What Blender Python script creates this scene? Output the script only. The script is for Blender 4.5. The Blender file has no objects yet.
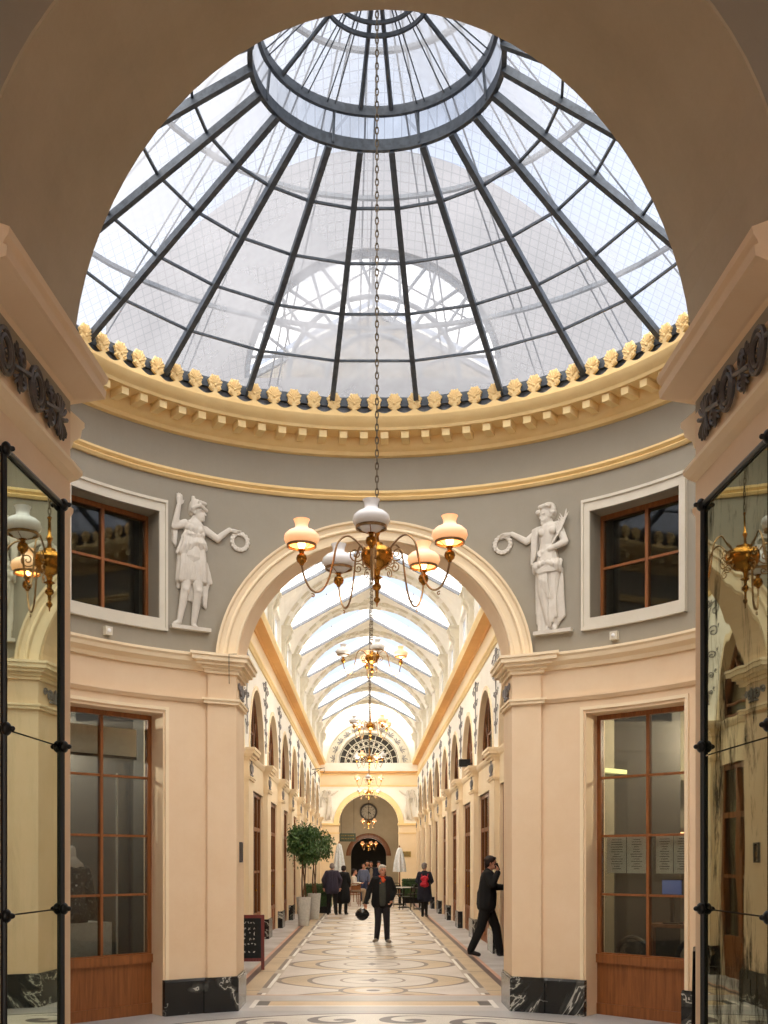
import bpy, bmesh, math, random
from math import sin, cos, pi, sqrt, radians, atan2, hypot
from mathutils import Vector, Matrix, Quaternion
random.seed(7)
S = bpy.context.scene
COL = S.collection
V = Vector

# ---------------------------------------------------------------- node helpers
class E:
    """tiny expression wrapper round a node socket"""
    def __init__(s, nt, v): s.nt, s.v = nt, v
    def _m(s, op, *a):
        n = s.nt.nodes.new('ShaderNodeMath'); n.operation = op
        for i, x in enumerate((s,) + a):
            x = x.v if isinstance(x, E) else x
            if isinstance(x, (int, float)): n.inputs[i].default_value = x
            else: s.nt.links.new(x, n.inputs[i])
        return E(s.nt, n.outputs[0])
    def __add__(s, o): return s._m('ADD', o)
    def __sub__(s, o): return s._m('SUBTRACT', o)
    def __mul__(s, o): return s._m('MULTIPLY', o)
    def __truediv__(s, o): return s._m('DIVIDE', o)
    def __rsub__(s, o): return (s * -1.0) + o
    __radd__ = __add__; __rmul__ = __mul__
    def lt(s, o): return s._m('LESS_THAN', o)
    def gt(s, o): return s._m('GREATER_THAN', o)
    def abs(s): return s._m('ABSOLUTE')
    def sq(s): return s._m('MULTIPLY', s)
    def sqrt(s): return s._m('SQRT')
    def fract(s): return s._m('FRACT')
    def floor(s): return s._m('FLOOR')
    def mod(s, o): return s._m('FLOORED_MODULO', o)
    def sin(s): return s._m('SINE')
    def atan2(s, o): return s._m('ARCTAN2', o)
    def log(s): return s._m('LOGARITHM', 2.718)
    def mn(s, o): return s._m('MINIMUM', o)
    def mx(s, o): return s._m('MAXIMUM', o)
    def inside(s, a, b): return s.gt(a) * s.lt(b)

def newmat(name):
    m = bpy.data.materials.new(name); m.use_nodes = True
    nt = m.node_tree; nt.nodes.clear()
    out = nt.nodes.new('ShaderNodeOutputMaterial')
    return m, nt, out
def coords(nt, kind='Object'):
    t = nt.nodes.new('ShaderNodeTexCoord'); return t.outputs[kind]
def wpos(nt):
    g = nt.nodes.new('ShaderNodeNewGeometry')
    sx = nt.nodes.new('ShaderNodeSeparateXYZ'); nt.links.new(g.outputs['Position'], sx.inputs[0])
    return E(nt, sx.outputs[0]), E(nt, sx.outputs[1]), E(nt, sx.outputs[2])
def noise(nt, scale, detail=4, rough=0.6, vec=None, dist=0.0):
    n = nt.nodes.new('ShaderNodeTexNoise'); n.inputs['Scale'].default_value = scale
    n.inputs['Detail'].default_value = detail; n.inputs['Roughness'].default_value = rough
    n.inputs['Distortion'].default_value = dist
    if vec is None:
        g = nt.nodes.new('ShaderNodeNewGeometry'); vec = g.outputs['Position']
    nt.links.new(vec, n.inputs['Vector'])
    return E(nt, n.outputs['Fac'])
def rgb(c):
    def f(x):
        x /= 255.0
        return x / 12.92 if x <= 0.04045 else ((x + 0.055) / 1.055) ** 2.4
    return (f(c[0]), f(c[1]), f(c[2]), 1.0)
def mix(nt, fac, a, b):
    n = nt.nodes.new('ShaderNodeMix'); n.data_type = 'RGBA'; n.clamp_factor = True
    if isinstance(fac, E): nt.links.new(fac.v, n.inputs[0])
    else: n.inputs[0].default_value = fac
    for i, x in ((6, a), (7, b)):
        if isinstance(x, tuple): n.inputs[i].default_value = x
        else: nt.links.new(x, n.inputs[i])
    return n.outputs[2]
def bsdf(nt, out, col, rough=0.6, metal=0.0, spec=0.4, bump=None, bstr=0.3, bdist=0.01, **kw):
    p = nt.nodes.new('ShaderNodeBsdfPrincipled')
    if isinstance(col, tuple): p.inputs['Base Color'].default_value = col
    else: nt.links.new(col, p.inputs['Base Color'])
    if isinstance(rough, E): nt.links.new(rough.v, p.inputs['Roughness'])
    else: p.inputs['Roughness'].default_value = rough
    p.inputs['Metallic'].default_value = metal
    p.inputs['Specular IOR Level'].default_value = spec
    for k, v in kw.items(): p.inputs[k.replace('_', ' ')].default_value = v
    if bump is not None:
        b = nt.nodes.new('ShaderNodeBump'); b.inputs['Strength'].default_value = bstr
        b.inputs['Distance'].default_value = bdist
        nt.links.new(bump.v, b.inputs['Height']); nt.links.new(b.outputs[0], p.inputs['Normal'])
    if out is not None: nt.links.new(p.outputs[0], out.inputs[0])
    return p
def plaster(name, c, c2=None, scale=1.6, amt=0.5, rough=0.75, bstr=0.15):
    m, nt, out = newmat(name)
    c2 = c2 or tuple(int(x * 0.86) for x in c)
    n = noise(nt, scale, 6, 0.65); f = noise(nt, 45, 3, 0.6)
    fac = ((n - 0.5) * 2.6 + 0.45) * amt + (f - 0.5) * 0.25
    bsdf(nt, out, mix(nt, fac, rgb(c), rgb(c2)), rough, bump=f, bstr=bstr, bdist=0.004)
    return m
def plain(name, c, rough=0.5, metal=0.0, spec=0.4, nscale=20, amt=0.12, **kw):
    m, nt, out = newmat(name)
    n = noise(nt, nscale, 3)
    d = tuple(int(x * (1 - amt * 2)) for x in c)
    bsdf(nt, out, mix(nt, (n - 0.5) * 3 + 0.4, rgb(c), rgb(d)), rough, metal, spec, **kw)
    return m
def marble(name, base, vein, scale=2.2, width=0.018, rough=0.22):
    m, nt, out = newmat(name)
    n = noise(nt, scale, 5, 0.6, dist=1.2); n2 = noise(nt, scale * 2.7, 3, 0.5, dist=0.6); k = noise(nt, 1.5, 2)
    v = (n - 0.5).abs().lt(width * 0.5) * k.gt(0.42)
    v2 = (n2 - 0.52).abs().lt(width * 0.3) * k.lt(0.45)
    haze = (1.0 - (n - 0.5).abs() * 22).mx(0.0) * 0.16
    bsdf(nt, out, mix(nt, v.mx(v2 * 0.7).mx(haze), rgb(base), rgb(vein)), rough, spec=0.5)
    return m
def wood(name, c, c2, rough=0.42):
    m, nt, out = newmat(name)
    g = nt.nodes.new('ShaderNodeNewGeometry')
    mp = nt.nodes.new('ShaderNodeMapping'); mp.inputs['Scale'].default_value = (18, 18, 1.4)
    nt.links.new(g.outputs['Position'], mp.inputs[0])
    n = noise(nt, 1.6, 4, 0.6, vec=mp.outputs[0], dist=0.4)
    bsdf(nt, out, mix(nt, (n - 0.5) * 3 + 0.5, rgb(c), rgb(c2)), rough, bump=n, bstr=0.1, bdist=0.002)
    return m
def glass(name, tint, trans=0.6, gloss=0.12, dirt=None, base=(200, 205, 212), mesh=0.0, dscale=0.9, rough=0.02):
    """window glass: clear transmission + diffusing dirt + a thin reflection"""
    m, nt, out = newmat(name)
    tr = nt.nodes.new('ShaderNodeBsdfTransparent'); tr.inputs[0].default_value = rgb(tint)
    tl = nt.nodes.new('ShaderNodeBsdfTranslucent'); tl.inputs[0].default_value = rgb(base)
    mx = nt.nodes.new('ShaderNodeMixShader')
    d = noise(nt, dscale, 5, 0.6, dist=0.5)
    fac = ((d - 0.5) * 2.2 + (1 - trans)).mx(0.03).mn(0.97) if dirt else None
    if mesh:
        x, y, z = wpos(nt)
        # wire mesh cast in the glass, laid in plan
        w = (((x * 13).fract() - 0.5).abs().gt(0.44)).mx(((y * 13).fract() - 0.5).abs().gt(0.44))
        nt.links.new(mix(nt, w * mesh, rgb(tint), rgb((110, 114, 120))), tr.inputs[0])
    if fac is not None: nt.links.new(fac.v, mx.inputs[0])
    else: mx.inputs[0].default_value = 1 - trans
    nt.links.new(tr.outputs[0], mx.inputs[1]); nt.links.new(tl.outputs[0], mx.inputs[2])
    gl = nt.nodes.new('ShaderNodeBsdfGlossy'); gl.inputs['Roughness'].default_value = rough
    m2 = nt.nodes.new('ShaderNodeMixShader')
    if gloss:
        fr = nt.nodes.new('ShaderNodeLayerWeight'); fr.inputs[0].default_value = 0.35
        f = (E(nt, fr.outputs['Fresnel']) * 0.45 + gloss).mn(0.9)
        nt.links.new(f.v, m2.inputs[0])
        nt.links.new(mx.outputs[0], m2.inputs[1]); nt.links.new(gl.outputs[0], m2.inputs[2])
        nt.links.new(m2.outputs[0], out.inputs[0])
    else: nt.links.new(mx.outputs[0], out.inputs[0])
    return m
def emit(name, c, strength, mixed=None):
    m, nt, out = newmat(name)
    n = noise(nt, 8, 2)
    p = bsdf(nt, out, mix(nt, n * 0.2, rgb(c), rgb(tuple(int(x * .9) for x in c))), 0.4)
    p.inputs['Emission Color'].default_value = rgb(mixed or c); p.inputs['Emission Strength'].default_value = strength
    return m

M = {}
M['ochre'] = plaster('ochre_plaster', (234, 211, 181), (224, 196, 160), 1.2, 0.8)
M['ochre_pale'] = plaster('pale_ochre_plaster', (243, 226, 196), (234, 213, 178), 1.3, 0.7)
M['cream'] = plaster('yellow_trim_paint', (240, 216, 164), (228, 198, 138), 2.5, 0.6)
M['cornice'] = plaster('cornice_paint', (238, 210, 154), (222, 188, 128), 2.0, 0.6)
M['grey'] = plaster('grey_band_paint', (156, 149, 135), (142, 135, 121), 1.5, 0.5)
M['soffit'] = plaster('arch_plaster', (188, 174, 150), (168, 153, 128), 1.0, 0.9)
M['frame_white'] = plaster('window_surround_paint', (214, 208, 194), (198, 190, 174), 3, 0.5)
M['relief'] = plaster('relief_plaster', (214, 208, 198), (188, 181, 170), 6, 0.6, 0.65)
M['white'] = plaster('white_plaster', (246, 244, 238), (232, 229, 221), 2, 0.6)
M['rib'] = plaster('rib_plaster', (228, 223, 208), (206, 199, 182), 5, 0.8)
M['soffit_or'] = plaster('orange_soffit_paint', (228, 178, 112), (214, 160, 94), 2.0, 0.6)
M['dark_orn'] = plaster('dark_cast_ornament', (88, 80, 74), (60, 54, 50), 12, 0.8, 0.5)
M['orn_grey'] = plaster('grey_stucco_ornament', (140, 138, 140), (118, 116, 120), 12, 0.8, 0.6)
M['black_marble'] = marble('black_marble', (22, 24, 25), (170, 170, 162), 1.0, 0.014)
M['wood'] = wood('orange_wood', (150, 94, 52), (122, 74, 40))
M['wood_dark'] = wood('brown_wood', (134, 84, 48), (104, 62, 34))
M['steel'] = plain('blue_grey_painted_steel', (84, 92, 102), 0.45, 0.2)
M['gutter'] = plain('zinc_gutter', (116, 122, 132), 0.5, 0.2)
M['iron'] = plain('black_iron', (20, 20, 20), 0.4, 0.3)
M['brass'] = plain('polished_brass', (196, 138, 62), 0.22, 1.0)
M['brass_dull'] = plain('dull_brass', (170, 136, 96), 0.38, 0.9)
M['chain'] = plain('chain_iron', (112, 98, 78), 0.5, 0.6)
M['milk'] = plain('milk_glass', (238, 238, 240), 0.2, 0.0, 0.5, nscale=6, amt=0.02)
M['milk_lit'] = emit('lit_milk_glass', (255, 226, 196), 0.42, (255, 170, 104))
M['bulb'] = emit('lamp_bulb', (255, 230, 180), 14.0, (255, 196, 120))
M['dome_glass'] = glass('wired_roof_glass', (236, 241, 250), 0.50, 0.0, True, (124, 127, 134), 0.3, 0.55)
M['roof_glass'] = glass('gallery_roof_glass', (250, 252, 255), 0.22, 0.0, None, (236, 236, 234), 0.0, 0.8)
M['window_glass'] = glass('window_glass', (226, 228, 224), 0.98, 0.02)
M['clear_glass'] = glass('clerestory_glass', (245, 248, 252), 0.35, 0.03, True, (240, 240, 240), 0, 1.1)
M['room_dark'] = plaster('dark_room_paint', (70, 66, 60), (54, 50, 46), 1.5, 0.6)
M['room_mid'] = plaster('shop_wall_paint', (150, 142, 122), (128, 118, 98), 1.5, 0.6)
M['white_gloss'] = plain('white_lacquer', (225, 225, 222), 0.3, amt=0.04)
M['paper'] = plain('paper', (244, 244, 232), 0.8, amt=0.03)
M['ink'] = plain('ink', (50, 50, 52), 0.8)
M['skin'] = plain('skin', (214, 156, 130), 0.55, nscale=30, amt=0.06)
M['black_cloth'] = plain('black_cloth', (26, 26, 28), 0.9, nscale=60, amt=0.2)
M['navy_cloth'] = plain('navy_cloth', (40, 44, 60), 0.9, nscale=60, amt=0.15)
M['dark_trouser'] = plain('dark_trouser_cloth', (48, 46, 52), 0.9, nscale=60, amt=0.15)
M['grey_knit'] = plain('grey_knit', (72, 76, 72), 0.95, nscale=80, amt=0.15)
M['blue_cloth'] = plain('blue_grey_cloth', (112, 122, 150), 0.9, nscale=60)
M['jeans'] = plain('blue_denim', (62, 72, 104), 0.9, nscale=60)
M['purple_cloth'] = plain('dark_violet_cloth', (64, 58, 76), 0.85, nscale=60)
M['beige_cloth'] = plain('beige_cloth', (172, 150, 126), 0.9, nscale=60)
M['orange_cloth'] = plain('orange_scarf_cloth', (226, 92, 50), 0.85, nscale=60)
M['red_cloth'] = plain('red_nylon', (206, 34, 58), 0.6, nscale=60)
M['shoe'] = plain('brown_black_leather', (40, 32, 30), 0.4)
M['shoe_pale'] = plain('grey_suede', (150, 140, 128), 0.8)
M['hair_white'] = plain('white_hair', (224, 220, 212), 0.8, nscale=70, amt=0.12)
M['hair_grey'] = plain('grey_hair', (140, 130, 128), 0.8, nscale=70, amt=0.15)
M['hair_dark'] = plain('dark_brown_hair', (44, 30, 30), 0.7, nscale=70, amt=0.2)
M['helmet'] = plain('black_helmet_shell', (24, 26, 30), 0.18, 0.0, 0.6)
M['pot'] = plain('white_planter', (206, 206, 202), 0.5, amt=0.05)
M['bark'] = plain('tree_bark', (112, 82, 60), 0.9)
M['soil'] = plain('potting_soil', (52, 40, 30), 0.95)
M['canvas'] = plain('white_canvas', (236, 240, 242), 0.85, amt=0.05)
M['frame_red'] = wood('red_brown_wood', (120, 42, 34), (92, 30, 24))
M['slate'] = plain('chalkboard_slate', (26, 30, 32), 0.8)
M['chalk'] = plain('chalk', (225, 225, 220), 0.9)
M['screen'] = emit('blue_screen', (70, 100, 170), 0.25)
M['warm_lamp'] = emit('warm_shop_light', (255, 190, 130), 3.0)
M['green_strip'] = emit('shop_light_strip', (214, 214, 150), 0.55)
M['sign_green'] = plain('green_sign_paint', (86, 100, 84), 0.6)
M['gold_sign'] = plain('gold_sign', (186, 160, 90), 0.5, 0.4)
M['clock_face'] = plain('clock_dial', (196, 186, 168), 0.5)
M['roof_zinc'] = plaster('zinc_roofing', (120, 126, 140), (96, 102, 116), 1.0, 0.8)
M['facade'] = plaster('outside_wall_render', (120, 120, 124), (96, 98, 102), 0.8, 0.8)
M['lead_glass'] = plain('leaded_dark_glass', (66, 62, 56), 0.25)
M['blouse'] = None

def leafmat(name, c1, c2):
    m, nt, out = newmat(name)
    oi = noise(nt, 9, 2)
    p = bsdf(nt, out, mix(nt, (oi - 0.5) * 3 + 0.5, rgb(c1), rgb(c2)), 0.45)
    return m
M['leaf'] = leafmat('ficus_leaf', (92, 122, 66), (48, 78, 44))
M['hedge'] = leafmat('box_hedge_leaf', (66, 96, 46), (38, 62, 30))

def fabric_pattern():
    m, nt, out = newmat('black_patterned_cloth')
    n = noise(nt, 28, 3, 0.7)
    bsdf(nt, out, mix(nt, n.gt(0.60), rgb((22, 22, 26)), rgb((130, 130, 130))), 0.85)
    return m
M['blouse'] = fabric_pattern()

def mirror_mat(name, tint, dirt, wav=0.0, seed=0.0):
    m, nt, out = newmat(name)
    g = nt.nodes.new('ShaderNodeNewGeometry')
    mp = nt.nodes.new('ShaderNodeMapping'); mp.inputs['Location'].default_value = (seed, seed, seed)
    nt.links.new(g.outputs['Position'], mp.inputs[0])
    mp2 = nt.nodes.new('ShaderNodeMapping'); mp2.inputs['Scale'].default_value = (1, 1, 0.3)
    nt.links.new(mp.outputs[0], mp2.inputs[0])
    gl = nt.nodes.new('ShaderNodeBsdfGlossy'); gl.inputs['Roughness'].default_value = 0.015
    gl.inputs['Color'].default_value = rgb(tint)
    di = nt.nodes.new('ShaderNodeBsdfDiffuse'); di.inputs[0].default_value = rgb((60, 58, 46))
    n = noise(nt, 5.5, 6, 0.72, vec=mp2.outputs[0], dist=0.6); n2 = noise(nt, 38, 4, 0.7, vec=mp2.outputs[0])
    fac = (((n - 0.50) * 5).mx(0.0) * (n2 * 1.6)).mn(1.0) * dirt + 0.06
    if wav:
        w = noise(nt, 2.2, 2, 0.5, vec=mp2.outputs[0])
        b = nt.nodes.new('ShaderNodeBump'); b.inputs['Strength'].default_value = 1.0; b.inputs['Distance'].default_value = wav
        nt.links.new(w.v, b.inputs['Height']); nt.links.new(b.outputs[0], gl.inputs['Normal'])
    ms = nt.nodes.new('ShaderNodeMixShader'); nt.links.new(fac.mn(0.95).v, ms.inputs[0])
    nt.links.new(gl.outputs[0], ms.inputs[1]); nt.links.new(di.outputs[0], ms.inputs[2])
    nt.links.new(ms.outputs[0], out.inputs[0])
    return m
M['mirror_l'] = mirror_mat('old_mirror_glass', (212, 220, 202), 0.15)
M['mirror_r'] = mirror_mat('stained_mirror_glass', (186, 190, 172), 1.3, 0.0012, 3.1)

def floor_mat():
    m, nt, out = newmat('mosaic_floor')
    x, y, z = wpos(nt)
    ax = x.abs()
    tess = noise(nt, 70, 2, 0.8); big = noise(nt, 1.2, 4)
    C = lambda c: rgb(c)
    def rect(a0, a1, y0, y1, a=None):
        a = a or ax
        return a.inside(a0, a1) * y.inside(y0, y1)
    col = mix(nt, (tess - 0.5) * 3 + 0.5, C((222, 215, 208)), C((200, 192, 185)))
    # ---- gallery field -------------------------------------------------
    P = 2.4
    v = (y - 15.16 + P / 2).mod(P) - P / 2          # big medallion rows
    w = (y - 15.16).mod(P) - P / 2                  # small medallions between them
    gal = y.gt(13.5)
    hl = v.abs() / 0.98
    eye = ax / 1.32 + hl.sq() * 0.55 + (ax / 1.32).sq() * 0.0
    r1 = (x.sq() + v.sq()).sqrt()
    r2 = (x.sq() + w.sq()).sqrt()
    def put(col, mask, c): return mix(nt, mask, col, C(c))
    def tes(c, d=0.84): return mix(nt, (tess - 0.5) * 3 + 0.5, C(c), C(tuple(int(k * d) for k in c)))
    col = mix(nt, gal * eye.lt(1.0), col, tes((214, 192, 158)))
    col = put(col, gal * (eye - 1.0).abs().lt(0.035), (120, 106, 96))
    col = mix(nt, gal * r1.lt(0.88), col, tes((222, 214, 204)))
    col = put(col, gal * (r1 - 0.88).abs().lt(0.035), (122, 108, 98))
    col = put(col, gal * (r1 - 0.44).abs().lt(0.022), (140, 124, 112))
    st = (x.abs() * 3.0).mn(x.abs() + v.abs() * 2.2) + v.abs()
    col = put(col, gal * ((ax + v.abs() * 3).lt(0.26)).mx((ax * 3 + v.abs()).lt(0.26)), (106, 96, 92))
    col = put(col, gal * v.abs().lt(0.018) * ax.inside(1.1, 1.34), (170, 150, 126))
    col = mix(nt, gal * r2.lt(0.42), col, tes((214, 190, 154)))
    col = put(col, gal * (r2 - 0.42).abs().lt(0.03), (120, 106, 96))
    col = mix(nt, gal * r2.lt(0.24), col, tes((224, 216, 206)))
    col = put(col, gal * r2.lt(0.09), (90, 80, 76))
    # ---- borders -------------------------------------------------------
    dash = v.abs().lt(0.92)
    col = put(col, gal * ax.inside(1.33, 1.48), (190, 180, 168))
    col = put(col, gal * dash * ax.inside(1.345, 1.395), (240, 238, 232))
    col = put(col, gal * dash * ax.inside(1.395, 1.455), (128, 118, 110))
    col = mix(nt, gal * ax.inside(1.455, 1.69), col, tes((216, 194, 160)))
    col = put(col, gal * v.abs().gt(1.175) * ax.inside(1.455, 1.69), (150, 130, 110))
    col = put(col, y.gt(13.1) * ax.inside(1.69, 1.78), (104, 84, 80))
    col = put(col, y.gt(13.1) * ax.inside(1.78, 1.84), (206, 164, 142))
    slab = mix(nt, (big - 0.4) * 2, C((196, 194, 194)), C((170, 166, 164)))
    col = mix(nt, y.gt(13.1) * ax.gt(1.84), col, slab)
    # ---- threshold bands ----------------------------------------------
    thr = y.inside(11.7, 13.5) * ax.lt(1.6)
    col = mix(nt, thr, col, tes((190, 186, 184), 0.92))
    col = put(col, rect(0, 1.7, 13.44, 13.5), (198, 150, 106))
    col = mix(nt, rect(0, 1.36, 12.48, 12.86), col, tes((222, 196, 158)))
    col = put(col, rect(0, 1.36, 12.86, 12.92), (150, 140, 132))
    col = put(col, rect(0, 1.40, 12.42, 12.48), (232, 228, 222))
    col = put(col, rect(1.22, 1.36, 12.48, 12.86), (92, 88, 86))
    col = put(col, rect(1.36, 1.42, 12.3, 13.0), (232, 228, 222))
    # ---- rotunda scrolls ----------------------------------------------
    yy = y - 8.75
    rr = (x.sq() + yy.sq()).sqrt()
    rot = y.lt(12.05) * rr.lt(3.12)
    col = mix(nt, y.lt(12.05) * rr.gt(3.12), col, tes((176, 176, 178), 0.9))
    col = mix(nt, rot, col, tes((226, 222, 214)))
    col = put(col, rot * (rr - 3.08).abs().lt(0.03), (86, 80, 80))
    N = 22
    th = x.atan2(yy) / (2 * pi) * N
    cu = (th.fract() - 0.5) * (2 * pi * 2.62 / N); cv = rr - 2.62
    cr = (cu.sq() + cv.sq()).sqrt() + 0.001
    spi = (cv.atan2(cu) + cr * 17.0).sin()
    col = put(col, rot * cr.lt(0.33) * spi.gt(0.25), (92, 86, 88))
    col = put(col, rot * cr.lt(0.06), (92, 86, 88))
    col = put(col, rot * (rr - 2.16).abs().lt(0.03), (86, 80, 80))
    col = put(col, rot * rr.inside(1.7, 2.1) * ((x.atan2(yy) * 18).sin()).gt(0.2), (190, 150, 112))
    col = put(col, y.lt(4.9) * ((x * 1.6).fract().gt(0.5) - (y * 1.6).fract().gt(0.5)).abs(), (120, 112, 108))
    dirt = mix(nt, (big - 0.5) * 2 + 0.2, rgb((255, 255, 255)), rgb((214, 210, 204)))
    mm = nt.nodes.new('ShaderNodeMix'); mm.data_type = 'RGBA'; mm.blend_type = 'MULTIPLY'; mm.inputs[0].default_value = 1
    nt.links.new(col, mm.inputs[6]); nt.links.new(dirt, mm.inputs[7])
    bsdf(nt, out, mm.outputs[2], tess * 0.2 + 0.34, spec=0.3)
    return m
M['floor'] = floor_mat()

# ---------------------------------------------------------------- mesh helpers
class MB:
    def __init__(s): s.v = []; s.f = []
    def add(s, vs, fs):
        o = len(s.v); s.v += [tuple(p) for p in vs]; s.f += [tuple(o + i for i in f) for f in fs]; return s
    def box(s, c, d, R=None):
        cx, cy, cz = c; hx, hy, hz = d[0] / 2, d[1] / 2, d[2] / 2
        vs = [V((x, y, z)) for z in (-hz, hz) for y in (-hy, hy) for x in (-hx, hx)]
        if R is not None: vs = [R @ p for p in vs]
        vs = [p + V(c) for p in vs]
        return s.add(vs, [(0, 2, 3, 1), (4, 5, 7, 6), (0, 1, 5, 4), (1, 3, 7, 5), (3, 2, 6, 7), (2, 0, 4, 6)])
    def box2(s, x0, x1, y0, y1, z0, z1):
        return s.box(((x0 + x1) / 2, (y0 + y1) / 2, (z0 + z1) / 2), (abs(x1 - x0), abs(y1 - y0), abs(z1 - z0)))
    def cell(s, p):   # 8 points: bottom 4 ring, top 4 ring
        return s.add(p, [(3, 2, 1, 0), (4, 5, 6, 7), (0, 1, 5, 4), (1, 2, 6, 5), (2, 3, 7, 6), (3, 0, 4, 7)])
    def sweep(s, frames, profile, closed=True, caps=True, loop=False):
        """frames: list of functions (a,b)->point ; profile: list of (a,b)"""
        n = len(profile); vs = []
        for fr in frames: vs += [fr(a, b) for a, b in profile]
        fs = []; m = len(frames)
        for i in range(m if loop else m - 1):
            j = (i + 1) % m
            for k in range(n if closed else n - 1):
                l = (k + 1) % n
                fs.append((i * n + k, i * n + l, j * n + l, j * n + k))
        if caps and closed and not loop:
            fs.append(tuple(range(n))); fs.append(tuple((m - 1) * n + k for k in reversed(range(n))))
        return s.add(vs, fs)
    def tube(s, pts, r, n=8, closed=False, caps=True):
        pts = [V(p) for p in pts]; m = len(pts)
        rs = r if isinstance(r, (list, tuple)) else [r] * m
        up = None; frames = []
        for i, p in enumerate(pts):
            if closed: t = pts[(i + 1) % m] - pts[i - 1]
            else: t = pts[min(i + 1, m - 1)] - pts[max(i - 1, 0)]
            if t.length < 1e-9: t = V((0, 0, 1))
            t.normalize()
            if up is None:
                up = V((0, 0, 1)) if abs(t.z) < 0.9 else V((1, 0, 0))
            a = t.cross(up)
            if a.length < 1e-6: a = t.orthogonal()
            a.normalize(); b = a.cross(t); b.normalize(); up = b
            frames.append((p, a, b, rs[i]))
        vs = []; fs = []
        for p, a, b, rr in frames:
            for k in range(n):
                q = 2 * pi * k / n; vs.append(p + a * (rr * cos(q)) + b * (rr * sin(q)))
        for i in range(m if closed else m - 1):
            j = (i + 1) % m
            for k in range(n):
                l = (k + 1) % n; fs.append((i * n + k, i * n + l, j * n + l, j * n + k))
        if caps and not closed:
            fs.append(tuple(reversed(range(n)))); fs.append(tuple((m - 1) * n + k for k in range(n)))
        return s.add(vs, fs)
    def lathe(s, prof, c=(0, 0, 0), n=24, axis='z', sq=None):
        """prof: list of (r, z)"""
        vs = []; fs = []
        for r, z in prof:
            for k in range(n):
                q = 2 * pi * k / n
                p = V((max(r, 1e-4) * cos(q), max(r, 1e-4) * sin(q), z))
                if axis == 'y': p = V((p.x, p.z, p.y))
                vs.append(p + V(c))
        for i in range(len(prof) - 1):
            for k in range(n):
                l = (k + 1) % n; fs.append((i * n + k, i * n + l, (i + 1) * n + l, (i + 1) * n + k))
        fs.append(tuple(reversed(range(n)))); fs.append(tuple((len(prof) - 1) * n + k for k in range(n)))
        return s.add(vs, fs)
    def ell(s, c, r, R=None, n=12, m=8):
        if not isinstance(r, (list, tuple)): r = (r, r, r)
        vs = []; fs = []
        for i in range(1, m):
            f = pi * i / m
            for k in range(n):
                q = 2 * pi * k / n; vs.append(V((r[0] * sin(f) * cos(q), r[1] * sin(f) * sin(q), r[2] * cos(f))))
        vs.append(V((0, 0, r[2]))); vs.append(V((0, 0, -r[2])))
        T, B = len(vs) - 2, len(vs) - 1
        for i in range(m - 2):
            for k in range(n):
                l = (k + 1) % n; fs.append((i * n + k, (i + 1) * n + k, (i + 1) * n + l, i * n + l))
        for k in range(n):
            l = (k + 1) % n; fs.append((T, k, l)); fs.append((B, (m - 2) * n + l, (m - 2) * n + k))
        if R is not None: vs = [R @ p for p in vs]
        return s.add([p + V(c) for p in vs], fs)
    def cap(s, a, b, ra, rb, n=10, sx=1.0):
        """tapered capsule, sx flattens"""
        a, b = V(a), V(b); d = b - a; L = d.length
        if L < 1e-6: return s.ell(a, ra)
        t = d / L; pts = []; rs = []
        for q in (-90, -60, -30, 0):
            pts.append(a + t * (ra * sin(radians(q)))); rs.append(max(ra * cos(radians(q)), 1e-4))
        for q in (0, 30, 60, 90):
            pts.append(b + t * (rb * sin(radians(q)))); rs.append(max(rb * cos(radians(q)), 1e-4))
        return s.tube(pts, rs, n)
    def chain_caps(s, pts, rs, n=10):
        for i in range(len(pts) - 1): s.cap(pts[i], pts[i + 1], rs[i], rs[i + 1], n)
        return s
    def prism(s, poly, fn, d0, d1):
        """poly list of (u,v); fn(u,v,d)->point"""
        n = len(poly)
        vs = [fn(u, v, d0) for u, v in poly] + [fn(u, v, d1) for u, v in poly]
        fs = [tuple(range(n)), tuple(n + i for i in reversed(range(n)))]
        for i in range(n): j = (i + 1) % n; fs.append((i, n + i, n + j, j))
        return s.add(vs, fs)
    def mesh(s, name, smooth=False, angle=38, fix=True):
        me = bpy.data.meshes.new(name); me.from_pydata(s.v, [], s.f); me.update()
        bm = bmesh.new(); bm.from_mesh(me)
        if fix: bmesh.ops.recalc_face_normals(bm, faces=bm.faces)
        if smooth:
            for f in bm.faces: f.smooth = True
            lim = radians(angle)
            for e in bm.edges:
                if len(e.link_faces) == 2 and e.calc_face_angle(0) > lim: e.smooth = False
        bm.to_mesh(me); bm.free()
        return me
    def build(s, name, mat, parent=None, smooth=False, kind=None, angle=38, fix=True, **tags):
        me = s.mesh(name, smooth, angle, fix)
        me.materials.append(M[mat] if isinstance(mat, str) else mat)
        o = bpy.data.objects.new(name, me); COL.objects.link(o)
        if parent is not None:
            o.parent = parent
        if kind: o['kind'] = kind
        for k, v in tags.items(): o[k] = v
        return o
    def blob(s, name, mat, parent=None, voxel=0.012, it=2, **tags):
        """merge overlapping closed shapes into one continuous smooth surface"""
        me = s.mesh(name + '_src', False)
        o = bpy.data.objects.new(name + '_tmp', me); COL.objects.link(o)
        md = o.modifiers.new('r', 'REMESH'); md.mode = 'VOXEL'; md.voxel_size = voxel; md.use_smooth_shade = True
        if it:
            sm = o.modifiers.new('s', 'SMOOTH'); sm.factor = 0.5; sm.iterations = it
        dg = bpy.context.evaluated_depsgraph_get()
        me2 = bpy.data.meshes.new_from_object(o.evaluated_get(dg))
        bpy.data.objects.remove(o); bpy.data.meshes.remove(me)
        me2.name = name; me2.materials.clear(); me2.materials.append(M[mat] if isinstance(mat, str) else mat)
        for p in me2.polygons: p.use_smooth = True
        q = bpy.data.objects.new(name, me2); COL.objects.link(q)
        if parent is not None: q.parent = parent
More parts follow.
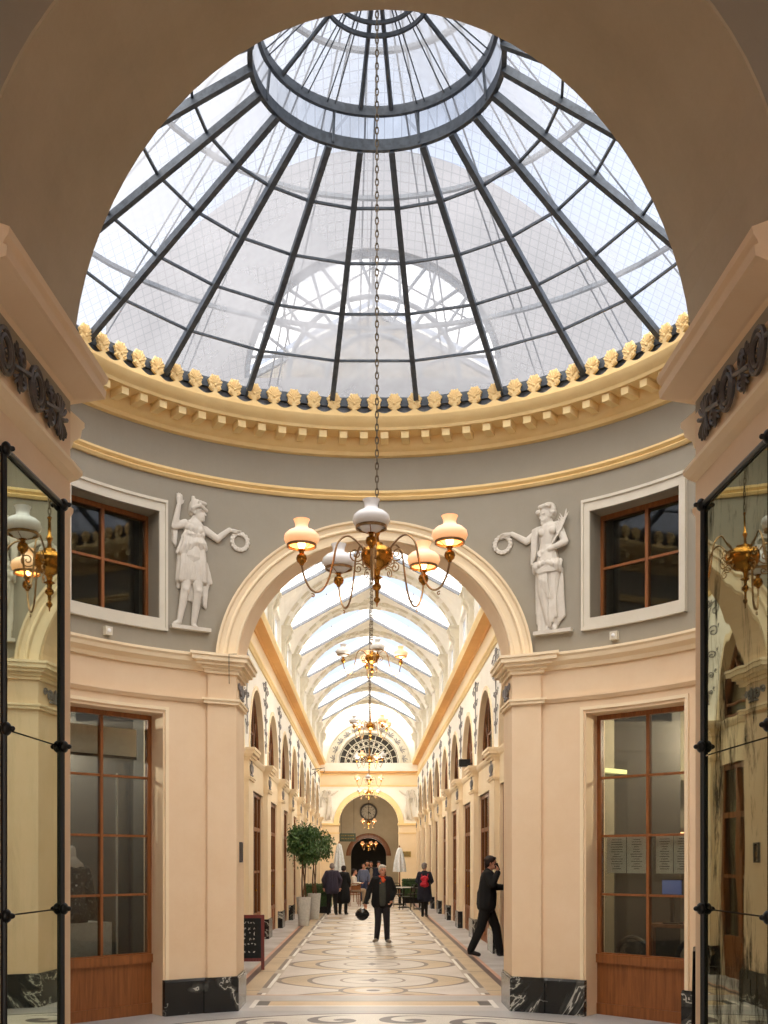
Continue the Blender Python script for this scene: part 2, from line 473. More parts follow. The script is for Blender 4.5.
        for k, v in tags.items(): q[k] = v
        return q

def empty(name, loc=(0, 0, 0), rz=0.0, **tags):
    o = bpy.data.objects.new(name, None); COL.objects.link(o)
    o.location = loc; o.rotation_euler = (0, 0, rz); o.empty_display_size = 0.1
    for k, v in tags.items(): o[k] = v
    return o
def tag(o, label, category=None, group=None, kind=None):
    o['label'] = label
    if category: o['category'] = category
    if group: o['group'] = group
    if kind: o['kind'] = kind
    return o
def kids(o): return [c for c in bpy.data.objects if c.parent == o]
def copy_tree(o, parent=None):
    ch = kids(o)
    c = o.copy(); COL.objects.link(c)
    if parent is not None: c.parent = parent
    for k in ch: copy_tree(k, c)
    return c
def copy_kid(o):
    c = o.copy(); COL.objects.link(c); return c
ORD = ['first', 'second', 'third', 'fourth', 'fifth', 'sixth', 'seventh', 'eighth', 'ninth', 'tenth', 'eleventh', 'twelfth']
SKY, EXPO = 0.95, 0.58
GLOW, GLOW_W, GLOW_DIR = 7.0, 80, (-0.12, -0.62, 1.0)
# ================================================================ the building
CY, R = 8.75, 3.65
CAMX = -0.08
GX = 2.3              # gallery half width
YG0, YG1 = 12.75, 51.2 # gallery from / to
RIBY = [16.2 + 3.75 * k for k in range(10)]
BAYC = [14.35] + [18.075 + 3.75 * k for k in range(9)]

def cyl(th, d=0.0, z=0.0):
    t = radians(th); return V(((R + d) * sin(t), CY + (R + d) * cos(t), z))
A_FAR = math.degrees(math.asin(1.53 / R)); A_NEAR = math.degrees(math.asin(1.57 / R))
def wallfn(T, yfar, ynear):
    def fn(th, z, d):
        q = d / T; f = cyl(th, 0, z)
        if abs(th) <= 37.95:
            return V((f.x, f.y + (yfar - f.y) * q, z))
        if abs(th) >= 180 - 40:
            k = 1 + 0.045 * q if f.x < 0 else 1 + 0.012 * q
            return V((f.x * k, f.y + (ynear - f.y) * q, z))
        return cyl(th, d, z)
    return fn
def make_wall(mb, us, openings, z0, z1, fn, T):
    us = sorted(set(round(u, 5) for u in us))
    for a, b in zip(us[:-1], us[1:]):
        m = (a + b) / 2; spans = [[(z0, z0), (z1, z1)]]
        ops = sorted([o for o in openings if o[0] < m < o[1]], key=lambda o: o[2](m))
        res = []; lo = (z0, z0)
        for o in ops:
            l = (o[2](a), o[2](b)); h = (o[3](a), o[3](b))
            l = tuple(min(max(x, z0), z1) for x in l); h = tuple(min(max(x, z0), z1) for x in h)
            res.append((lo, l)); lo = h
        res.append((lo, (z1, z1)))
        for l, h in res:
            if h[0] - l[0] < 1e-4 and h[1] - l[1] < 1e-4: continue
            mb.cell([fn(a, l[0], 0), fn(b, l[1], 0), fn(b, l[1], T), fn(a, l[0], T),
                     fn(a, h[0], 0), fn(b, h[1], 0), fn(b, h[1], T), fn(a, h[0], T)])
    return mb
c0 = lambda v: (lambda u: v)
SPR_F, RF = 3.79, 1.53
SPR_N, RN = 4.095, 1.57
def hi_far(th):
    x = R * sin(radians(th)); return SPR_F + sqrt(max(RF * RF - x * x, 0))
def hi_near(th):
    x = R * sin(radians(th)); return SPR_N + sqrt(max(RN * RN - x * x, 0))
WC, WL, WU = 47.6, 9.3, 8.5
openings = [(-A_FAR, A_FAR, c0(0), hi_far), (180 - A_NEAR, 180.01, c0(0), hi_near), (-180.01, -180 + A_NEAR, c0(0), hi_near)]
for s in (-1, 1):
    openings.append((s * WC - WL, s * WC + WL, c0(0), c0(3.24)))
    openings.append((s * WC - WU, s * WC + WU, c0(4.25), c0(5.39)))
us = [-180 + 1.5 * k for k in range(241)]
us += [math.degrees(math.asin(1.53 * cos(radians(q)) / R)) for q in range(0, 181, 4)]
for q in range(0, 181, 4):
    t = math.degrees(math.asin(1.57 * cos(radians(q)) / R)); us.append(180 - t if t >= 0 else -180 - t)
for s in (-1, 1):
    for h in (WL, WU): us += [s * WC - h, s * WC + h]
    us += [s * 37.95, s * 140]
us = [u for u in us if -180 <= u <= 180]
fn = wallfn(0.45, YG0, 4.27)
make_wall(MB(), us, openings, 0.0, 3.90, fn, 0.45).build('wall_rotunda_lower', 'ochre', kind='structure',
    label='pale ochre lower wall of the round hall with shop openings')
make_wall(MB(), us, openings, 3.90, 6.30, fn, 0.45).build('wall_rotunda_upper', 'grey', kind='structure',
    label='grey painted upper band wall of the round hall under the cornice')

def arcframes(a0, a1, step=1.5, Rr=None):
    n = max(2, int(abs(a1 - a0) / step) + 1); out = []
    for i in range(n):
        th = a0 + (a1 - a0) * i / (n - 1)
        out.append(lambda d, z, th=th: cyl(th, -d, z))
    return out
def ring_trim(name, prof, mat, segs, label, **kw):
    mb = MB()
    for a0, a1 in segs:
        if a1 - a0 >= 359.9: mb.sweep(arcframes(-180, 178.5), prof, loop=True)
        else: mb.sweep(arcframes(a0, a1), prof)
    return mb.build(name, mat, kind='structure', smooth=True, angle=30, label=label, **kw)

# main cornice under the dome
cor = ring_trim('trim_1', [(-.45, 6.30), (0, 6.26), (.05, 6.27), (.06, 6.31), (.10, 6.33), (.12, 6.36), (.13, 6.445), (.34, 6.445), (.35, 6.475),
                           (.38, 6.50), (.41, 6.535), (.42, 6.57), (.33, 6.575), (.33, 6.60), (.28, 6.60), (-.45, 6.60)], 'cornice', [(-180, 180)],
                'yellow painted cornice ring with blocks under the glass dome')
# scalloped cresting + antefixes + modillions
NA = 92
def scallop():
    mb = MB(); step = 360 / NA; n = 8
    for k in range(NA):
        for i in range(n):
            a = step * (k + i / n) ; b = step * (k + (i + 1) / n)
            h = lambda t: 0.088 - 0.052 * sin(pi * t)
            z0 = 6.57
            za, zb = z0 + h(i / n), z0 + h((i + 1) / n)
            A, B = a - step / 2 * 0, b
            mb.cell([cyl(A, -.40, z0 - .01), cyl(B, -.40, z0 - .01), cyl(B, -.37, z0 - .01), cyl(A, -.37, z0 - .01),
                     cyl(A, -.40, za), cyl(B, -.40, zb), cyl(B, -.37, zb), cyl(A, -.37, za)])
    return mb
scallop().build('scalloped_edge', 'cornice', cor)
def antefix_mesh():
    # local: x tangent, y outward (towards wall), z up ; origin at cresting
    mb = MB(); pts = []
    pts += [(-.025, 0), (-.05, .012), (-.072, .03), (-.062, .05)]
    for k in range(9):
        a = radians(195 - k * 26.25 ); r = .068 + (.010 if k % 2 else 0)
        for da in (-8, 0, 8):
            rr = r + (.008 if da == 0 else 0); pts.append((rr * cos(a + radians(-da)), .088 + rr * sin(a + radians(-da))))
    pts += [(.062, .05), (.072, .03), (.05, .012), (.025, 0)]
    mb.prism(pts, lambda u, v, d: V((u, d, v)), -.012, .018)
    for k in range(7):
        a = radians(180 - k * 30); L = .06
        p0 = V((.014 * cos(a), -.014, .07 + .014 * sin(a))); p1 = V((L * cos(a), -.016, .09 + L * sin(a)))
        mb.cap(p0, p1, .0045, .0085, 6)
    mb.ell((0, -.014, .06), (.016, .014, .016), n=8, m=6)
    for s in (-1, 1):
        mb.tube([(s * .02, -.014, .03), (s * .045, -.016, .022), (s * .056, -.016, .038), (s * .044, -.016, .048), (s * .038, -.016, .038)], .006, 6)
    return mb
def ring_children(name, me, mat, parent, n, d, z, off=0.0, flip=False):
    me.materials.append(M[mat]); first = None
    for k in range(n):
        th = off + 360.0 * k / n
        o = bpy.data.objects.new(name, me) if first is None else copy_kid(first)
        if first is None: COL.objects.link(o); first = o
        o.parent = parent; o.location = cyl(th, -d, z); o.rotation_euler = (0, 0, -radians(th))
    return first
ring_children('antefix', antefix_mesh().mesh('antefix', True), 'cornice', cor, NA, .388, 6.65)
for _o in kids(cor):
    if _o.name.startswith('antefix'): _o.scale = (.98, 1, 1.06)
mod = MB().box((0, 0, 0), (.085, .20, .072)); mod.box((0, .02, .04), (.10, .22, .012))
ring_children('modillion', mod.mesh('modillion'), 'cream', cor, NA, .215, 6.400, 180 / NA)
# other string courses
aU = 21.7
ring_trim('trim_2', [(-.02, 5.775), (.03, 5.775), (.05, 5.80), (.03, 5.82), (.06, 5.845), (.055, 5.87), (.02, 5.885), (-.02, 5.885)], 'cornice', [(-180 + A_NEAR + .5, 180 - A_NEAR - .5)],
          'yellow ring moulding running round the grey band')
segs = [(A_FAR + 3, 180 - A_NEAR - .3), (-180 + A_NEAR + .3, -A_FAR - 3)]
pA = [(-.02, 3.74), (.03, 3.74), (.045, 3.78), (.10, 3.82), (.11, 3.86), (.13, 3.88), (.13, 3.905), (.02, 3.93), (-.02, 3.93)]
ring_trim('trim_3', pA, 'ochre_pale', segs, 'ochre string course between shop level and grey band')
pB = [(-.02, 3.385), (.02, 3.385), (.03, 3.40), (.045, 3.42), (.045, 3.44), (-.02, 3.45)]
ring_trim('trim_4', pB, 'ochre', segs, 'thin ochre moulding over the shop windows')
bs = []
for s in (-1, 1):
    e = sorted([s * (A_FAR + .2), s * (WC - WL)]); bs.append(tuple(e))
    e = sorted([s * (WC + WL), s * (180 - A_NEAR - .3)]); bs.append(tuple(e))
ring_trim('baseboard_rotunda', [(-.02, 0), (.045, 0), (.045, .36), (.03, .385), (-.02, .385)], 'black_marble', bs, 'white-veined black marble plinth of the round hall')

# pilasters beside the gallery opening with impost blocks and plinths
for s, side in ((-1, 'left'), (1, 'right')):
    x0, x1 = s * 1.53, s * 1.82
    def pf(x, d): # point on cylinder front at x pushed d into the hall
        return V((x, CY + sqrt((R - d) ** 2 - x * x), 0))
    def block(z0, z1, d, e=0.0, back=None, deep=YG0):
        xs = [x0 - s * e + (x1 - x0 + 2 * s * e) * i / 6 for i in range(7)]
        front = [(x, pf(x, d).y) for x in xs]
        poly = front + [(xs[-1], pf(xs[-1], -.05).y), (x0, pf(x0, -.05).y), (x0, deep), (x0 - s * e, deep)] if e else front + [(xs[-1], pf(xs[-1], -.05).y), (x0 + s * .004, pf(x0, -.05).y)]
        return poly
    mb = MB()
    def slab(z0, z1, d, e):
        xs = [x0 - s * e + (x1 - x0 + 2 * s * e) * i / 6 for i in range(7)]
        poly = [(x, pf(x, d).y) for x in xs] + [(xs[-1], pf(xs[-1], -.03).y), (x0 + s * .03, pf(x0, -.03).y), (x0 + s * .03, YG0 + e), (xs[0], YG0 + e)]
        if s < 0: poly = poly[::-1]
        mb.prism(poly, lambda u, v, q: V((u, v, q)), z0, z1)
    slab(.385, 3.40, .035, .004)
    slab(3.40, 3.74, .03, .002)
    p = mb.build('trim_pilaster_' + side, 'ochre', kind='structure', label='ochre pilaster on the %s of the gallery arch' % side)
    mb = MB(); slab(3.385, 3.42, .07, .035); slab(3.42, 3.445, .085, .05)
    mb.build('necking', 'ochre_pale', p)
    mb = MB(); slab(3.72, 3.76, .06, .03); slab(3.76, 3.80, .085, .055); slab(3.80, 3.84, .13, .10); slab(3.84, 3.89, .165, .135); slab(3.89, 3.92, .18, .15)
    mb.build('impost', 'ochre_pale', p)
    mb = MB(); slab(0, .36, .06, .03); slab(.36, .385, .05, .02)
    mb.build('baseboard', 'black_marble', p)

# archivolts (far arch, on the cylinder, and its soffit edge)
def arch_frames(rad, zc, side_y, sgn, n=48, x_extra=0.0):
    fr = []
    for i in range(n + 1):
        q = pi * i / n
        def f(a, b, q=q):   # a radial offset, b projection
            x = (rad + a) * cos(q); z = zc + (rad + a) * sin(q)
            y = CY + sgn * sqrt(max((R - b) ** 2 - x * x, 0.01))
            return V((x, y, z))
        fr.append(f)
    return fr
prof = [(0, -.06), (0, .05), (.03, .055), (.035, .04), (.10, .045), (.105, .075), (.115, .08), (.14, .06), (.18, .07), (.19, .10), (.212, .105), (.22, .06), (.22, -.02)]
MB().sweep(arch_frames(1.525, SPR_F, 0, 1), prof).build('trim_5', 'ochre_pale', kind='structure', smooth=True, angle=30, label='moulded ochre archivolt of the gallery arch')
# near arch soffit lining is the wall itself: paint its reveal with a thin lining
def lining(mb, rad, zc, zlow, y_of, yb, t=.012, n=40, flare=(1, 1)):
    pts = [(rad, zlow)] + [(rad * cos(pi * i / n), zc + rad * sin(pi * i / n)) for i in range(n + 1)] + [(-rad, zlow)]
    def P(p, y, q, off=0):
        x, z = p; k = 1 + (0.045 if x < 0 else .012) * q
        return V((x * k, y, z))
    ins = [(rad - t, zlow)] + [((rad - t) * cos(pi * i / n), zc + (rad - t) * sin(pi * i / n)) for i in range(n + 1)] + [(-(rad - t), zlow)]
    for i in range(len(pts) - 1):
        a, b, c, d = pts[i], pts[i + 1], ins[i + 1], ins[i]
        ya, yb_ = y_of(a[0]), y_of(b[0])
        mb.cell([P(a, ya, 0), P(b, yb_, 0), P(b, yb, 1), P(a, yb, 1), P(d, ya, 0), P(c, yb_, 0), P(c, yb, 1), P(d, yb, 1)])
    return mb
yn = lambda x: CY - sqrt(R * R - x * x)
lining(MB(), 1.57, SPR_N, 4.0, yn, 4.27).build('ceiling_near_arch', 'soffit', kind='structure', smooth=True, label='deep tan plaster arch soffit overhead')
yf = lambda x: CY + sqrt(R * R - x * x)
mbf = MB(); n = 40
for i in range(n):
    q0, q1 = pi * i / n, pi * (i + 1) / n
    P = lambda r, q, y: V((r * cos(q), y, SPR_F + r * sin(q)))
    o0, o1 = 1.535, 1.52
    mbf.cell([P(o0, q0, yf(1.53 * cos(q0))), P(o0, q1, yf(1.53 * cos(q1))), P(o0, q1, YG0), P(o0, q0, YG0),
              P(o1, q0, yf(1.53 * cos(q0))), P(o1, q1, yf(1.53 * cos(q1))), P(o1, q1, YG0), P(o1, q0, YG0)])
mbf.build('ceiling_gallery_arch', 'ochre', kind='structure', smooth=True, label='ochre soffit of the arch into the gallery')

# near piers: cornice, string course, mouldings along both jambs (cornice returns into the hall)
def jamb_x(s, y): # wall face x at depth y
    q = (y - 5.47) / (4.27 - 5.47)
    return s * 1.57 * (1 + (0.045 if s < 0 else 0.012) * q)
for s, side in ((-1, 'left'), (1, 'right')):
    # path: along jamb from y=4.27 to the arris, then round into the rotunda wall
    def path(prof, y0=4.20, back=0.30):
        fr = []
        fr.append(lambda d, z: V((jamb_x(s, 4.27) - s * d * 1.0, 4.27 - d * 0.0, z)))
        fr.append(lambda d, z: V((jamb_x(s, 5.455) - s * d, 5.455 + d, z)))
        th = (180 - A_NEAR - 4.5) * s
        fr.append(lambda d, z: (lambda p: V((p.x - s * 0.0, p.y, z)))(cyl(th, -d - .0, z)))
        return MB().sweep(fr, prof)
    pc = [(-.02, 3.96), (.0, 3.96), (.015, 3.98), (.03, 3.985), (.125, 4.03), (.142, 4.035), (.146, 4.075), (.13, 4.085), (.135, 4.10), (.15, 4.12), (.155, 4.15), (.02, 4.20), (-.02, 4.21)]
    path(pc).build('trim_cornice_' + side, 'ochre', kind='structure', label='projecting stone-coloured cornice on the %s arch pier' % side)
    ps = [(-.02, 3.555), (.0, 3.555), (.03, 3.58), (.05, 3.61), (.05, 3.63), (.0, 3.65), (-.02, 3.65)]
    path(ps).build('trim_string_' + side, 'ochre_pale', kind='structure', label='small string course on the %s arch pier' % side)
    # plinth of pier
    path([(-.02, 0), (.04, 0), (.04, .36), (.03, .385), (-.02, .385)]).build('baseboard_pier_' + side, 'black_marble', kind='structure', label='black marble plinth of the %s arch pier' % side)

# entrance vestibule round the camera
YV = -3.2
for s, side in ((-1, 'left'), (1, 'right')):
    MB().box2(s * 2.3, s * 2.6, YV, 4.27, 0, 6.4).build('wall_vestibule_' + side, 'ochre', kind='structure', label='vestibule wall on the %s behind the arch pier' % side)
MB().box2(-2.6, 2.6, YV, 4.30, 6.3, 6.5).build('ceiling_vestibule', 'soffit', kind='structure', label='vestibule ceiling')
us2 = sorted([1.6 * cos(radians(q)) for q in range(0, 181, 6)] + [-2.6, 2.6])
make_wall(MB(), us2, [(-1.6, 1.6, c0(0), lambda x: 3.3 + sqrt(max(1.6 ** 2 - x * x, 0)))], 0, 6.4, lambda u, z, d: V((u, YV - d, z)), .3).build('wall_entrance', 'ochre', kind='structure', label='street wall with the open entrance arch')

# floor
MB().box2(-9, 9, -12, 70, -.1, 0).build('floor', 'floor', kind='structure', label='mosaic floor with round medallions')

# ---------------------------------------------------------------- rotunda windows
def local(th, dist):
    e = empty('window_1', cyl(th, dist, 0), -radians(th)); return e
def grid_window(e, w, z0, z1, cols, rows, fr=.05, bar=.016, mat='wood', dep=.06):
    f = MB()
    f.box2(-w, -w + fr, -dep / 2, dep / 2, z0, z1); f.box2(w - fr, w, -dep / 2, dep / 2, z0, z1)
    f.box2(-w + fr, w - fr, -dep / 2, dep / 2, z0, z0 + fr); f.box2(-w + fr, w - fr, -dep / 2, dep / 2, z1 - fr, z1)
    f.build('window_frame', mat, e)
    b = MB(); iw = w - fr; zz0, zz1 = z0 + fr, z1 - fr
    for i in range(1, cols):
        x = -iw + 2 * iw * i / cols; b.box2(x - bar, x + bar, -.028, .028, zz0, zz1)
    for j in range(1, rows):
        z = zz0 + (zz1 - zz0) * j / rows; b.box2(-iw, iw, -.022, .022, z - bar * .75, z + bar * .75)
    b.build('glazing_bars', mat, e)
    MB().box2(-iw, iw, -.006, .006, zz0, zz1).build('pane', 'window_glass', e)
wi = 0
for s, side in ((-1, 'left'), (1, 'right')):
    wi += 1
    # lower shop front
    e = empty('window_%d' % wi, cyl(s * WC, .24, 0), -radians(s * WC)); tag(e, 'tall wooden shop window of eight panes over a wood panel, %s of the gallery' % side, kind='structure')
    w = .635
    grid_window(e, w, .62, 3.24, 2, 4)
    mb = MB().box2(-w, w, -.03, .03, 0, .62); mb.box2(-w, w, -.06, -.03, .56, .655)
    mb.box2(-w, w, -.045, -.03, .0, .12)
    mb.build('wood_panel', 'wood', e)
    # surround moulding on the wall face
    sp = MB()
    for (a0, a1, z0, z1) in ((s * WC - WL - 1.0, s * WC - WL - .35, .385, 3.30), (s * WC + WL + .35, s * WC + WL + 1.0, .385, 3.30)):
        pr = [(-.02, z0), (.018, z0), (.018, z1), (-.02, z1)]
        sp.sweep(arcframes(a0, a1, .3), pr)
    sp.sweep(arcframes(s * WC - WL - 1.0, s * WC + WL + 1.0, 1), [(-.02, 3.275), (.018, 3.275), (.018, 3.31), (-.02, 3.31)])
    sp.build('surround', 'ochre_pale', e)
    o = bpy.data.objects
    for c in kids(e):
        if c.name.startswith('surround'): c.matrix_parent_inverse = Matrix.Rotation(radians(s * WC), 4, 'Z') @ Matrix.Translation(-cyl(s * WC, .24, 0))
    wi += 1
    e = empty('window_%d' % wi, cyl(s * WC, .22, 0), -radians(s * WC)); tag(e, 'square four-pane window in a white surround, %s of the arch' % side, kind='structure')
    grid_window(e, .60, 4.24, 5.40, 2, 2, .06, .018)
    sp = MB()
    wa, wb = WU, WU + 1.35
    for a0, a1 in ((s * WC - wb, s * WC - wa), (s * WC + wa, s * WC + wb)):
        sp.sweep(arcframes(a0, a1, .5), [(-.02, 4.13), (.02, 4.13), (.02, 5.50), (-.02, 5.50)])
    for z0, z1 in ((4.13, 4.25), (5.39, 5.50)):
        sp.sweep(arcframes(s * WC - wb, s * WC + wb, 1), [(-.02, z0), (.022, z0), (.022, z1), (-.02, z1)])
    for z0, z1 in ((4.12, 4.15), (5.485, 5.515)):
        sp.sweep(arcframes(s * WC - wb - .1, s * WC + wb + .1, 1), [(-.02, z0), (.04, z0), (.04, z1), (-.02, z1)])
    for a0, a1 in ((s * WC - wb - .1, s * WC - wb + .3), (s * WC + wb - .3, s * WC + wb + .1)):
        sp.sweep(arcframes(a0, a1, .4), [(-.02, 4.12), (.038, 4.12), (.038, 5.515), (-.02, 5.515)])
    q = sp.build('surround', 'frame_white', e)
    q.matrix_parent_inverse = Matrix.Rotation(radians(s * WC), 4, 'Z') @ Matrix.Translation(-cyl(s * WC, .22, 0))
    # room shell behind the windows
    rm = MB()
    W2, D0, D1 = 1.05, .36, 2.2
    rm.box2(-W2 - .1, -W2, D0, D1, 0, 6.3); rm.box2(W2, W2 + .1, D0, D1, 0, 6.3)
    rm.box2(-W2, W2, D1, D1 + .1, 0, 6.3); rm.box2(-W2, W2, D0, D1, 3.55, 3.85); rm.box2(-W2 - .1, W2 + .1, D0 - .02, D0 + .08, 3.26, 4.22); rm.box2(-W2 - .1, W2 + .1, D0 - .02, D0 + .08, 5.44, 6.3); [rm.box2(q * .70, q * 1.15, D0 - .02, D0 + .08, 0, 6.3) for q in (-1, 1)]; rm.box2(-W2, W2, D0, D1, 6.2, 6.3)
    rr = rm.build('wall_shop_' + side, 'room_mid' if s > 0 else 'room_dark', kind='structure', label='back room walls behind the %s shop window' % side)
    rr.location = cyl(s * WC, 0, 0); rr.rotation_euler = (0, 0, -radians(s * WC))

# ---------------------------------------------------------------- glass dome
DZ0, DZ1, DR0, DR1 = 6.72, 8.06, 3.33, 1.03
ring_trim('trim_6', [(.10, 6.58), (.34, 6.59), (.30, 6.79), (.25, 6.79), (.22, 6.68), (.10, 6.66)], 'gutter', [(-180, 180)], 'blue-grey zinc gutter ring behind the cornice cresting')
MB().sweep(arcframes(-180, 178.5), [(-.5, 6.60), (.12, 6.60), (.12, 6.70), (-.5, 6.70)], loop=True).build('roof_ledge', 'roof_zinc', kind='structure', label='zinc roof ledge round the dome')
dome = empty('glass_dome', (0, CY, DZ0)); tag(dome, 'conical steel and wired glass dome over the round hall', 'dome')
DI = Matrix.Translation((0, -CY, -DZ0))
def pd(th, r, z): t = radians(th); return V((r * sin(t), r * cos(t), z - DZ0))
NR = 22
first = None
mb = MB()
p0, p1 = V((0, DR0 + .02, .02)), V((0, DR1, DZ1 - DZ0))
d = (p1 - p0).normalized(); nrm = V((0, -d.z, d.y)) if d.y > 0 else V((0, d.z, -d.y))
L = (p1 - p0).length; ang = atan2(p1.z - p0.z, p1.y - p0.y)
RX = Matrix.Rotation(ang, 3, 'X')
mb.box(tuple((p0 + p1) / 2 + RX @ V((0, 0, .02))), (.038, L, .06), RX)
mb.box(tuple((p0 + p1) / 2 + RX @ V((0, 0, .055))), (.055, L, .012), RX)
me = mb.mesh('rib'); me.materials.append(M['steel'])
for k in range(NR):
    o = bpy.data.objects.new('rib', me) if first is None else copy_kid(first)
    if first is None: COL.objects.link(o); first = o
    o.parent = dome; o.rotation_euler = (0, 0, radians(8.18 + 360 / 22 * k))
def poly_ring(r, z, prof_w, prof_h, n=NR, off=8.18, round_=False):
    fr = []
    m = n if not round_ else 72
    for k in range(m):
        th = off + 360 / m * k
        fr.append(lambda a, b, th=th: pd(th, r + a, z + b))
    w, h = prof_w / 2, prof_h / 2
    return MB().sweep(fr, [(-w, -h), (w, -h), (w, h), (-w, h)], loop=True)
for t in (.2, .4, .6, .8):
    r = DR0 + (DR1 - DR0) * t; z = DZ0 + (DZ1 - DZ0) * t
    poly_ring(r, z + .01, .022, .022).build('purlin', 'steel', dome)
poly_ring(DR0 + .03, DZ0 + .03, .08, .10).build('base_ring', 'steel', dome)
poly_ring(1.02, 8.09, .04, .10, round_=True).build('lower_ring', 'steel', dome)
poly_ring(.965, 8.36, .035, .085, round_=True).build('upper_ring', 'steel', dome)
poly_ring(.44, 8.64, .02, .035, round_=True).build('crown_ring', 'steel', dome)
poly_ring(.36, 8.69, .02, .03, round_=True).build('crown_ring', 'steel', dome)
me = None; first = None
for k in range(8):
    mb = MB(); th = 22.5 + 45 * k
    mb.tube([pd(th, 1.0, 8.06), pd(th, .965, 8.36)], .014, 6)
    mb.build('post', 'steel', dome)
for k in range(22):
    th = 8.18 + 360 / 22 * k; heavy = k % 3 == 0
    mb = MB()
    a, b = pd(th, .97, 8.36), pd(th, .02, 8.95)
    if heavy: mb.tube([a, b], [.022, .018], 6)
    else:
        for e in (-2.2, 2.2): mb.tube([pd(th + e, .97, 8.36), pd(th + e, .05, 8.94)], .006, 6)
    mb.build('lantern_rib', 'steel', dome)
MB().lathe([(0, 8.80 - DZ0), (.03, 8.80 - DZ0), (.05, 8.86 - DZ0), (.09, 8.93 - DZ0), (.09, 8.98 - DZ0), (0, 9.0 - DZ0)], n=16).build('boss', 'steel', dome, smooth=True)
# lay lights: glass
def cone(r0, z0, r1, z1, n=NR, off=8.18):
    mb = MB(); t = .006
    for k in range(n):
        a, b = off + 360 / n * k, off + 360 / n * (k + 1)
        mb.add([pd(a, r0, z0), pd(b, r0, z0), pd(b, r1, z1), pd(a, r1, z1)], [(0, 1, 2, 3)])
    return mb
cone(DR0 + .03, DZ0 + .075, DR1 + .01, DZ1 + .085).build('glazing', 'dome_glass', dome)
cone(.975, 8.40, .01, 8.99, 22).build('lantern_glazing', 'dome_glass', dome)
cone(1.03, 8.12, .975, 8.36, 22).build('lantern_glazing', 'dome_glass', dome)
# the outer protective roof seen as faint bars through the glass
orf = empty('outer_roof_frame', (0, CY, 7.0)); tag(orf, 'outer skeleton of thin double steel bars above the glass dome', 'roof frame')
mbs = MB()
first = None
mb = MB()
for e in (-.045, .045): mb.tube([(e, 4.1, .1), (e, .3, 2.35)], .009, 6)
me = mb.mesh('outer_bar'); me.materials.append(M['steel'])
for k in range(24):
    o = bpy.data.objects.new('outer_bar', me) if first is None else copy_kid(first)
    if first is None: COL.objects.link(o); first = o
    o.parent = orf; o.rotation_euler = (0, 0, radians(2 + 15 * k))
for r, z in ((3.3, .57), (2.1, 1.28), (1.0, 1.93), (.3, 2.35), (4.1, .1)):
    fr = [(lambda a, b, th=7.5 * k: V(((r + a) * sin(radians(th)), (r + a) * cos(radians(th)), z + b))) for k in range(48)]
    MB().sweep(fr, [(-.02, -.02), (.02, -.02), (.02, .02), (-.02, .02)], loop=True).build('hoop', 'steel', orf)

# gable wall of the gallery roof seen through the dome, with fan window
def gable_top(x): return 7.9 + 2.0 * max(0, 1 - (abs(x) / 3.1) ** 2.0)
us3 = sorted(set([1.5 * cos(radians(q)) for q in range(0, 181, 5)] + [-3.1 + .2 * k for k in range(32)] + [3.1]))
mb = MB()
for a, b in zip(us3[:-1], us3[1:]):
    m = (a + b) / 2
    f = lambda x: 7.25 + sqrt(max(1.5 ** 2 - x * x, 0)) if abs(m) < 1.5 else 6.75
    for (l0, l1, h0, h1) in (([6.75, 6.75, 7.25, 7.25] if abs(m) < 1.5 else [6.75, 6.75, 6.76, 6.76]), (f(a), f(b), gable_top(a), gable_top(b))):
        mb.cell([V((a, 12.56, l0)), V((b, 12.56, l1)), V((b, 12.78, l1)), V((a, 12.78, l0)), V((a, 12.56, h0)), V((b, 12.56, h1)), V((b, 12.78, h1)), V((a, 12.78, h0))])
mb.build('wall_gable', 'facade', kind='structure', label='outer gable wall with a half-round opening behind the dome')
# parapets/wing roofs on both sides of the dome (mansard zinc)
for s, side in ((-1, 'left'), (1, 'right')):
    MB().add([(s * 4.3, 5.0, 6.7), (s * 5.6, 5.0, 8.6), (s * 5.6, 14, 8.6), (s * 4.3, 14, 6.7), (s * 4.5, 5.0, 6.6), (s * 5.8, 5.0, 8.5), (s * 5.8, 14, 8.5), (s * 4.5, 14, 6.6)],
             [(0, 1, 2, 3), (7, 6, 5, 4), (0, 4, 5, 1), (1, 5, 6, 2), (2, 6, 7, 3), (3, 7, 4, 0)]).build('roof_' + side, 'roof_zinc', kind='structure', label='zinc mansard slope beyond the dome on the %s' % side)
fan = empty('fan_window', (0, 12.67, 7.25)); tag(fan, 'half-round fan window in the outer gable, seen through the dome glass', 'fan window')
mb = MB()
for rr_ in (.55, 1.0, 1.5):
    mb.tube([(rr_ * cos(pi * i / 24), 0, rr_ * sin(pi * i / 24)) for i in range(25)], .03 if rr_ < 1.4 else .05, 6)
for k in range(1, 10):
    q = pi * k / 10; mb.tube([(.55 * cos(q), 0, .55 * sin(q)), (1.0 * cos(q), 0, 1.0 * sin(q))], .022, 6)
    for e in (-1, 1): mb.tube([(1.0 * cos(q), 0, 1.0 * sin(q)), (1.5 * cos(q + e * .12), 0, 1.5 * sin(q + e * .12))], .02, 6)
mb.tube([(-1.5, 0, 0), (1.5, 0, 0)], .04, 6)
mb.build('tracery', 'steel', fan)
